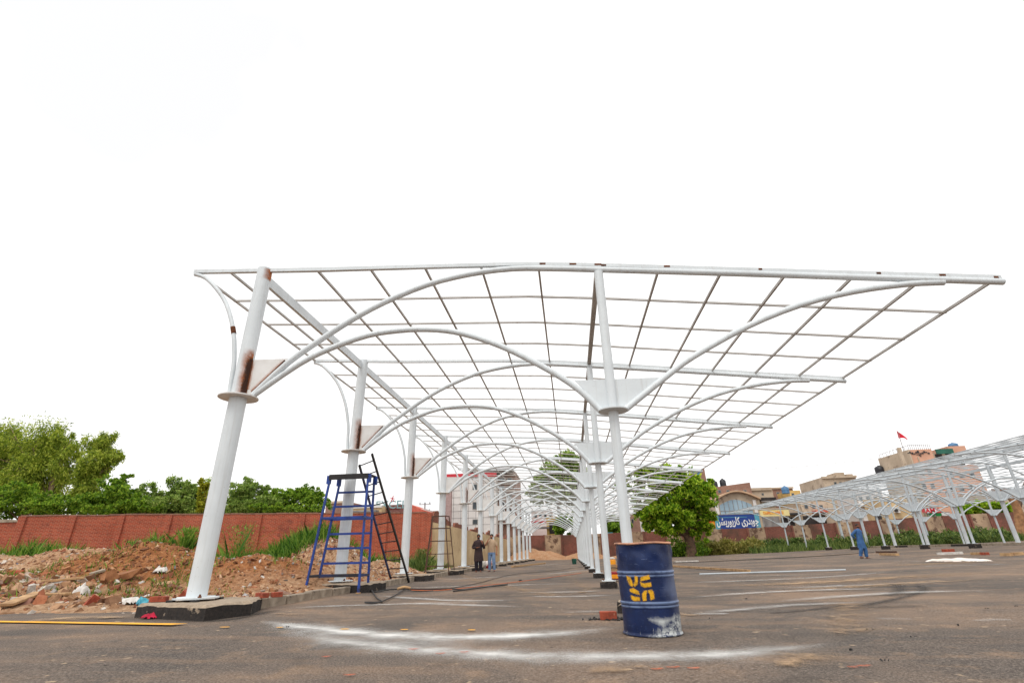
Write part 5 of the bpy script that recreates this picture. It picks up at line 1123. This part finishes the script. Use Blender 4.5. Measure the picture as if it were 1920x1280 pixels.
m_bb = BRICK('brown_brick', srgb(158, 118, 102), srgb(136, 98, 84), srgb(164, 140, 126)); m_dk = MAT('dark_interior', srgb(58, 52, 50), srgb(40, 36, 36), .9, 1); m_blt = MAT('blue_tank', srgb(80, 126, 166), srgb(64, 106, 146), .5, 2); m_bkt = MAT('black_tank', srgb(40, 40, 46), None, .5); m_tile = MAT('red_tile', srgb(206, 104, 84), srgb(180, 84, 66), .8, 2)
m_bsign = MAT('blue_sign', srgb(20, 62, 140), srgb(16, 52, 124), .5, .5); m_cy = MAT('cyan_panel', srgb(96, 168, 186), srgb(76, 146, 168), .6, .6); m_wl = MAT('white_letter', srgb(240, 240, 240), None, .6); m_pgl = MAT('pale_glass', srgb(158, 182, 196), srgb(126, 150, 166), .15, .35, c3=srgb(176, 170, 160), s3=.6, t3=.6)
# white building behind the cream wall
b = Bld('white_building', 838, 930, 893, 105, 14, 'white three-storey building with red roof band behind the cream wall', m_wh)
b.part('red_band', 838, 931, 887, 894, m_rd, .3, .6); b.part('roof_canopy', 868, 960, 879, 884, m_gr, .5, 6)
for i in range(7): b.part('panel_joint', 838, 930, 905+i*13, 905.7+i*13, m_gr, .03, .05)
for i in range(6): b.part('panel_joint', 850+i*14, 850.6+i*14, 894, 1000, m_gr, .03, .05)
for x0, x1, y0, y1 in ((886, 895, 907, 920), (886, 894, 940, 955), (886, 896, 973, 983), (866, 872, 940, 952), (905, 910, 940, 952)): b.win(x0, x1, y0, y1)
b2 = Bld('brick_building', 931, 966, 884, 108, 12, 'narrow brick block with open floors right of the white building', m_bb)
for i in range(7): b2.part('floor_slab', 930, 967, 890+i*15, 892+i*15, m_wh, .9, 1.2); 
for i in range(6): b2.win(936, 946, 895+i*15, 902+i*15); b2.win(951, 960, 895+i*15, 902+i*15)
p = at(836, 925, Y=100); q = at(838, 985, Y=100); rt = empty('drain_stack', (q.x, 100, 0), 'pinkish service duct with dark rungs on the left edge of the white building', 'duct'); MB().bb((p.x-.1, 100, 0), (p.x+1.1, 101, p.z+3)).build('duct', MAT('pinkish', srgb(176, 150, 146), None, .9), rt)
for i in range(8): MB().bb((p.x-.35, 99.85, 3.5+i*1.0), (p.x+.02, 100.05, 3.9+i*1.0)).build('rung', m_rd, rt)
# low buildings left
b = Bld('low_building', 612, 652, 940, 85, 12, 'brown low building showing behind the blue stand', m_bb); b.part('parapet', 612, 652, 939, 943, m_be, .2, .5); b.win(620, 628, 948, 956)
b = Bld('low_building', 648, 716, 949, 80, 10, 'cream low building behind the leaning ladder', m_cream); b.part('parapet', 648, 716, 948, 952, m_wh, .2, .5); b.part('awning', 662, 710, 957, 960, m_gr, 1.0, 1.2)
b = Bld('shop_building', 714, 756, 946, 82, 10, 'maroon building carrying raised EXCEL letters behind the second and third columns', MAT('maroon_cladding', srgb(150, 104, 96), srgb(130, 86, 80), .8, .6))
p = at(734, 945.5, Y=81.5); text('EXCEL', 1.75, MAT('teal_letter', srgb(130, 166, 170), None, .5), b.root, (p.x, p.y, p.z), 'roof_letters', .02, sx=1.05)
p = at(736, 934, Y=81.5); MB().bar((p.x-.2, p.y, p.z-.5), (p.x+.12, p.y, p.z+.4), .12).bar((p.x-.4, p.y, p.z+.12), (p.x+.4, p.y, p.z-.08), .1).bar((p.x+.03, p.y+.02, p.z-.1), (p.x+.3, p.y, p.z-.52), .1).build('emblem', m_rd, b.root)
b.part('small_lettering', 722, 748, 952, 954.5, MAT('red_lettering', srgb(140, 50, 50), None, .7), .06, .08); b.win(727, 733, 958, 962)
b = Bld('tiled_house', 768, 795, 953, 84, 9, 'house with orange-red roof behind the third column', m_wh); p = at(781, 949, Y=84); MB().slab_xz([(b.X0-.4, b.Z-.4), (b.X1+.6, b.Z-.9), (b.X1+.6, b.Z-.5), (b.X0-.4, b.Z+.9)], 83.3, 93).build('roof', m_tile, b.root); b.win(776, 790, 957, 961)
def pole(px, py, Y, label, h=None):
    p = at(px, py, Y=Y); rt = empty('utility_pole', (p.x, Y, 0), label, 'pole'); MB().tube([(p.x, Y, -.2), (p.x, Y, p.z)], [.16, .11], 10).build('mast', m_gr, rt)
    for dz_ in (.3, 1.5, 3.0): MB().bar((p.x-1.0, Y-.1, p.z-dz_), (p.x+1.1, Y-.1, p.z-dz_+.05), .1).build('crossarm', m_gr, rt); [MB().tube([(p.x+k, Y-.1, p.z-dz_+.05), (p.x+k, Y-.1, p.z-dz_+.35)], .07, 8).build('insulator', m_bkt, rt) for k in (-.9, 0, .9)]
pole(797, 942, 90, 'grey utility pole with crossarms above the brick corner')
# centre far
b = Bld('pink_building', 996, 1034, 955, 115, 10, 'pinkish white building seen down the middle of the column rows', MAT('pinkish_white', srgb(222, 206, 202), srgb(200, 180, 176), .9, .5)); b.part('red_band', 996, 1034, 976, 979, m_rd, .1, .3); [b.win(1002+k*9, 1007+k*9, 962, 970) for k in range(4)]
b = Bld('yellow_building', 1024, 1046, 968, 100, 8, 'yellowish shed with dark opening beside the small dark tree', m_ye); b.part('dark_opening', 1030, 1046, 980, 1000, m_dk, .05, .2); b.part('tin_canopy', 1000, 1030, 988, 991, m_gr, 1.4, 1.5)
b = Bld('brick_hut', 1180, 1198, 963, 84, 6, 'narrow brick hut just right of the front thin column', m_bb); b.win(1184, 1188, 972, 980)
b = Bld('white_shed', 1198, 1236, 972, 88, 6, 'white shed behind the spreading tree', m_wh); b.win(1206, 1216, 980, 992)
p = at(1158, 990, Y=85); rt = empty('hoarding', (p.x, 85, 0), 'teal patterned hoarding behind the thin columns', 'hoarding'); MB().bb((p.x-1.6, 85, .0), (p.x+1.6, 85.15, p.z+1.6)).build('panel', m_cy, rt); MB().bb((p.x-1.7, 84.95, p.z+1.5), (p.x+1.7, 85.2, p.z+1.7)).build('frame_top', m_gr, rt)
# right of the spreading tree
b = Bld('brick_tower', 1303, 1322, 886, 110, 8, 'tall narrow brick block with sloping parapet right of the spreading tree', m_bb); MB().slab_xz([(b.X0, b.Z), (b.X1, b.Z), (b.X1, b.Z+1.1)], 110, 118).build('sloping_parapet', m_bb, b.root); b.win(1308, 1313, 896, 903); tank(1307, 892, 108, .8, 1.3, m_blt, 'bright blue water tank beside the narrow brick block')
b = Bld('brick_building', 1322, 1408, 914, 105, 10, 'long brown brick building with black tanks behind the arched hall', m_bb); MB().slab_xz([(b.X0, b.Z), (b.X1, b.Z), (b.X1, b.Z+.9)], 105, 105.4).build('parapet', m_bb, b.root); [b.win(1330+k*16, 1336+k*16, 918, 924) for k in range(5)]
tank(1338, 915, 106, .9, 1.5, m_bkt, 'squat black water tank on the long brown brick building'); tank(1357, 914, 106, .6, 1.7, m_bkt, 'slim black water tank on the long brown brick building')
b = Bld('arched_hall', 1338, 1424, 938, 92, 16, 'pale arched hall with curved roof and blue-grey glass front', m_be)
n = 14; arc = [(b.X0+(b.X1-b.X0)*i/n, b.Z+1.35*math.sin(math.pi*i/n)) for i in range(n+1)]
MB().slab_xz(arc+[(b.X1, b.Z-.02), (b.X0, b.Z-.02)], 92, 108).build('gable', m_be, b.root)
ro = MB(); ro.slab_xz([(x-.0, z+.28) for x, z in arc]+[(x, z+.02) for x, z in arc[::-1]], 91.2, 108.5); ro.build('roof', MAT('tan_roof', srgb(206, 172, 140), srgb(184, 150, 120), .8, .6), b.root)
x0, x1 = at(1351, 960, Y=92).x, at(1412, 960, Y=92).x; zb, zt = at(1380, 985, Y=92).z, at(1380, 946, Y=92).z
gl = [(x0+(x1-x0)*i/n, zt+.85*math.sin(math.pi*i/n)) for i in range(n+1)]; MB().slab_xz(gl+[(x1, zb), (x0, zb)], 91.93, 92.1).build('glass_front', m_pgl, b.root)
for i in range(1, 7): xx = x0+(x1-x0)*i/7; MB().bb((xx-.04, 91.87, zb), (xx+.04, 91.95, zt+.85*math.sin(math.pi*i/7))).build('mullion', m_gr, b.root)
for k in (.35, .7): MB().bb((x0, 91.88, zb+(zt-zb)*k), (x1, 91.945, zb+(zt-zb)*k+.09)).build('transom', m_gr, b.root)
for xx in (x0-.5, x1+.5): MB().bb((xx-.25, 91.75, 0), (xx+.25, 92.05, b.Z)).build('pier', m_wh, b.root)
# blue sign with its panels
def signboard(x0, x1, y0, y1, Y, label, mt, name='signboard', posts=True):
    a, b_ = at(x0, (y0+y1)/2, Y=Y), at(x1, (y0+y1)/2, Y=Y); zt_, zb_ = at((x0+x1)/2, y0, Y=Y).z, at((x0+x1)/2, y1, Y=Y).z
    rt = empty(name, ((a.x+b_.x)/2, Y, 0), label, 'sign'); MB().bb((a.x, Y, zb_), (b_.x, Y+.15, zt_)).build('board', mt, rt)
    MB().bb((a.x-.06, Y-.04, zt_), (b_.x+.06, Y+.2, zt_+.1)).build('frame', m_gr, rt)
    if posts: [MB().bb((xx-.08, Y+.16, 0), (xx+.08, Y+.3, zt_)).build('post', m_gr, rt) for xx in (a.x+.3, b_.x-.3)]
    return rt, (a.x+b_.x)/2, b_.x-a.x, zb_, zt_
URDU = ''.join(chr(x) for x in reversed([0xFB7C, 0xFEEE, 0xFBA8, 0xFEAA, 0xFEAD, 0xFBFC, 0x20, 0xFB90, 0xFE8E, 0xFEAD, 0xFB58, 0xFEEE, 0xFEAD, 0xFBFE, 0xFEB8, 0xFEE6]))
rt, cx, wd, zb, zt = signboard(1349, 1416, 964, 991, 84, 'blue signboard with large white Urdu lettering above the far wall', m_bsign)
text(URDU, 1.5, m_wl, rt, (cx, 83.97, zb+(zt-zb)*.45), 'lettering', .035, sx=.74*wd/6.9); MB().bb((cx-wd*.48, 83.98, zt-.42), (cx+wd*.3, 83.995, zt-.36)).build('stripe', m_cy, rt)
signboard(1341, 1349, 966, 992, 84, 'narrow turquoise panel left of the blue signboard', m_cy); signboard(1416.5, 1425, 962, 990, 84, 'narrow pale turquoise panel right of the blue signboard', m_cy)
rt, cx, wd, zb, zt = signboard(1306, 1341, 972, 990, 86, 'orange and yellow shop banner left of the blue signboard', MAT('orange_banner', srgb(230, 96, 40), srgb(236, 176, 40), .6, .7, lo=.45, hi=.55)); MB().bb((cx-wd*.4, 85.97, zb+.5), (cx+wd*.4, 85.99, zb+.8)).build('stripe', MAT('yellow_stripe', srgb(244, 206, 60), None, .6), rt)
b = Bld('beige_building', 1409, 1448, 918, 108, 10, 'beige house with dark balcony right of the arched hall', m_be); b.part('parapet', 1408, 1446, 914, 919, m_be, .3, .5); b.part('balcony', 1420, 1452, 933, 938, m_dk, 1.0, 1.2); b.win(1428, 1432, 924, 928); b.part('railing', 1424, 1450, 939, 941, m_gr, 1.2, .1)
b = Bld('brown_building', 1446, 1486, 915, 112, 10, 'brown flat-roofed building behind the beige house', m_bb); b.win(1456, 1462, 922, 928); b.part('parapet', 1445, 1487, 913, 916, m_be, .3, .5)
tank(1474, 925, 100, .65, 1.3, m_blt, 'blue water tank beside the small yellow rooftop room'); b = Bld('yellow_building', 1479, 1500, 919, 104, 6, 'small yellow rooftop room right of the blue tank', m_ye); b.win(1484, 1489, 924, 929)
rt, cx, wd, zb, zt = signboard(1425, 1480, 955, 967, 90, 'yellow shop signboard right of the arched hall', MAT('yellow_sign', srgb(226, 210, 150), srgb(214, 192, 126), .6, .8)); MB().bb((cx-wd*.4, 89.97, zb+.3), (cx+wd*.3, 89.99, zb+.75)).build('lettering_band', MAT('orange_letter', srgb(210, 130, 60), srgb(226, 180, 90), .6, 2.2, lo=.47, hi=.53), rt)
b = Bld('shop_row', 1426, 1500, 952, 93, 6, 'row of open-fronted shops under the yellow signboard', m_be); b.part('shutter', 1432, 1462, 968, 990, m_gr, .1, .2); b.part('dark_opening', 1466, 1490, 970, 990, m_dk, .1, .2); b.part('awning', 1466, 1500, 962, 965, m_bkt, 1.4, 1.5)
b = Bld('tan_house', 1500, 1560, 940, 96, 8, 'tan shophouse behind the far end of the right canopy', m_be); b.part('awning', 1522, 1545, 957, 961, m_tile, 1.6, 1.8); [b.win(1508+k*14, 1515+k*14, 946, 953) for k in range(3)]; b.part('dark_opening', 1508, 1550, 966, 990, m_dk, .1, .2)
b = Bld('beige_building', 1541, 1604, 893, 118, 12, 'beige building with stepped roof blocks above the right canopy', m_be); b.part('roof_block', 1571, 1588, 884, 894, m_be, -1, 4); b.part('roof_block', 1592, 1604, 887, 894, m_be, -1, 3); b.part('parapet', 1540, 1605, 892, 896, m_be, .4, .6); [b.win(1564+k*10, 1569+k*10, 903, 911) for k in range(4)]
b = Bld('white_house', 1604, 1652, 918, 104, 8, 'whitewashed house behind the middle of the right canopy', m_wh); [b.win(1610+k*14, 1617+k*14, 930, 938) for k in range(3)]; b.part('balcony', 1606, 1650, 946, 950, m_be, 1.1, 1.3); tank(1652, 888, 112, .9, 1.6, m_bkt, 'grey-black water tank left of the peach building')
b = Bld('white_house', 1655, 1698, 930, 88, 6, 'cream house with air conditioner behind the right canopy', m_cream); ac = b.part('air_conditioner', 1675, 1684, 951, 961, m_wh, .5, .6); p = at(1680, 956, Y=87.45); MB().tube([(p.x, 87.48, p.z), (p.x, 87.40, p.z)], .3, 16, smooth=False).build('fan_grille', m_dk, ac); b.win(1664, 1669, 938, 946); b.part('shutter', 1640, 1652, 958, 975, m_dk, .1, .2)
b = Bld('peach_building', 1705, 1746, 842, 102, 10, 'tall peach and cement building with rooftop flag and black ornament', m_pe)
MB().bb((b.X0-.02, 102.02, -.3), (b.X0-.25, 112.1, b.Z+.05)).build('cement_side', m_be, b.root); b.part('corner_pilaster', 1705, 1711, 838, 975, m_be, .2, .5); b.part('drain_pipe', 1727, 1729, 856, 900, m_be, .15, .15)
for yy in (875, 900, 925): [b.win(xx, xx+8, yy+6, yy+16) for xx in (1716+(.1*(yy-842))*2.2, 1732+(.1*(yy-842))*2.2)]; 
rail = MB(); 
for i in range(12): xx = b.X0+(b.X1-b.X0)*i/11; rail.bb((xx-.03, 102.1, b.Z), (xx+.03, 102.16, b.Z+.9))
rail.bb((b.X0, 102.1, b.Z+.85), (b.X1, 102.16, b.Z+.92)); rail.bb((b.X0+.1, 102.1, b.Z+.85), (b.X0+.16, 112, b.Z+.92))
for i in range(9): rail.bb((b.X0+.1, 102.3+i*1.2, b.Z), (b.X0+.16, 102.36+i*1.2, b.Z+.9))
rail.build('roof_railing', m_gr, b.root)
p = at(1722, 848.5, Y=101.9); orn = MB()
for i in range(11): xx = (i-5)*.36; zz = .16*math.sin(i*1.7); orn.box((xx, 0, zz+.05*abs(i-5)*0), (.3, .06, .16+.1*((i*7) % 3)), Matrix.Rotation(.5*math.sin(i*2.1), 3, 'Y'))
orn.box((0, 0, -.32), (.9, .06, .1)).box((.15, 0, -.55), (.4, .06, .12), Matrix.Rotation(.8, 3, 'Y')).box((0, 0, .35), (.3, .06, .16))
orn.build('wall_ornament', m_bkt, b.root, loc=p)
b = Bld('balcony_building', 1747, 1802, 850, 104, 9, 'upper storeys with green tarpaulin and peach parapet right of the peach building', m_dk); b.part('peach_parapet', 1769, 1803, 838, 850, m_pe, 1.2, 6); b.part('green_tarpaulin', 1745, 1777, 844, 853, MAT('green_tarp', srgb(40, 104, 86), srgb(30, 84, 70), .7, .8), 1.6, .25); [b.part('column', xx, xx+2.5, 850, 868, m_be, .6, .5) for xx in (1748, 1768, 1790)]
b.part('lower_wall', 1762, 1850, 872, 975, m_pe, .4, .5); [b.win(xx, xx+9, yy, yy+11, .5) for xx in (1775, 1795, 1815) for yy in (885, 910, 935)]; tank(1789, 840, 106, .8, 1.0, m_blt, 'blue rooftop tank behind the peach parapet')
p = at(1683, 808, Y=104); q = at(1700, 862, Y=104); rt = empty('flag', (q.x, 104, q.z), 'red triangular flag on a leaning pole above the peach building', 'flag'); MB().tube([tuple(q), tuple(p)], .06, 8).build('flagpole', m_gr, rt)
fl = [at(x, y, Y=104) for x, y in ((1681, 807), (1690, 813), (1697, 818), (1702, 823), (1700.5, 824), (1696, 821), (1691, 820.5), (1686, 821))]
V_ = [tuple(v) for v in fl]+[(v.x, v.y+.04+.25*math.sin(i), v.z) for i, v in enumerate(fl)]; n = len(fl)
MB().add(V_, [tuple(range(n)), tuple(range(2*n-1, n-1, -1))]+[(i, n+i, n+(i+1) % n, (i+1) % n) for i in range(n)]).build('pennant', MAT('flag_red', srgb(222, 28, 56), None, .7), rt)
rt, cx, wd, zb, zt = signboard(1736, 1756, 952, 961, 84, 'white signboard with red RAMZ lettering behind the right canopy', m_wl); text('RAMZ.', .92, m_rd, rt, (cx, 83.97, (zb+zt)/2), 'lettering', .03)
rt, cx, wd, zb, zt = signboard(1740, 1782, 961, 972, 85, 'green and white shop banner under the red lettering', MAT('green_banner', srgb(22, 136, 66), None, .6)); MB().bb((cx+.4, 84.96, zb+.4), (cx+wd*.5, 84.99, zt)).build('white_panel', m_wl, rt)
b = Bld('brick_house', 1862, 1935, 918, 86, 8, 'beige brick house with small window at the right edge', m_be); b.win(1888, 1897, 942, 953); b.part('parapet', 1860, 1936, 915, 919, m_bb, .3, .5)
# cut trunk at the right edge and overhead wires
p0 = at(1916, 1010, Y=66); p1 = at(1908, 955, Y=66); p2 = at(1893, 930, Y=66); rt = empty('bare_tree', (p0.x, 66, .8), 'bare orange-brown tree trunk at the right edge', 'tree')
MB().tube(smoothpath([tuple(p0), tuple(p1), tuple(p2)], 4), [.55-.03*i for i in range(9)], 10).build('trunk', MAT('orange_bark', srgb(166, 122, 84), srgb(120, 84, 58), .95, 3, bmp=.6), rt); MB().tube(smoothpath([tuple(p1), tuple(at(1915, 930, Y=66)), tuple(at(1922, 905, Y=66))], 4), [.3-.02*i for i in range(9)], 8).build('limb', m_bark, rt)
a_, c_ = at(1330, 882, Y=120), at(1652, 858, Y=120); mid = (a_+c_)/2-Vector((0, 0, .6)); tag(MB().tube(smoothpath([tuple(a_), tuple(mid), tuple(c_)], 8), .035, 5).build('overhead_wire', m_gr), 'thin overhead wire across the sky left of the peach building', 'wire')
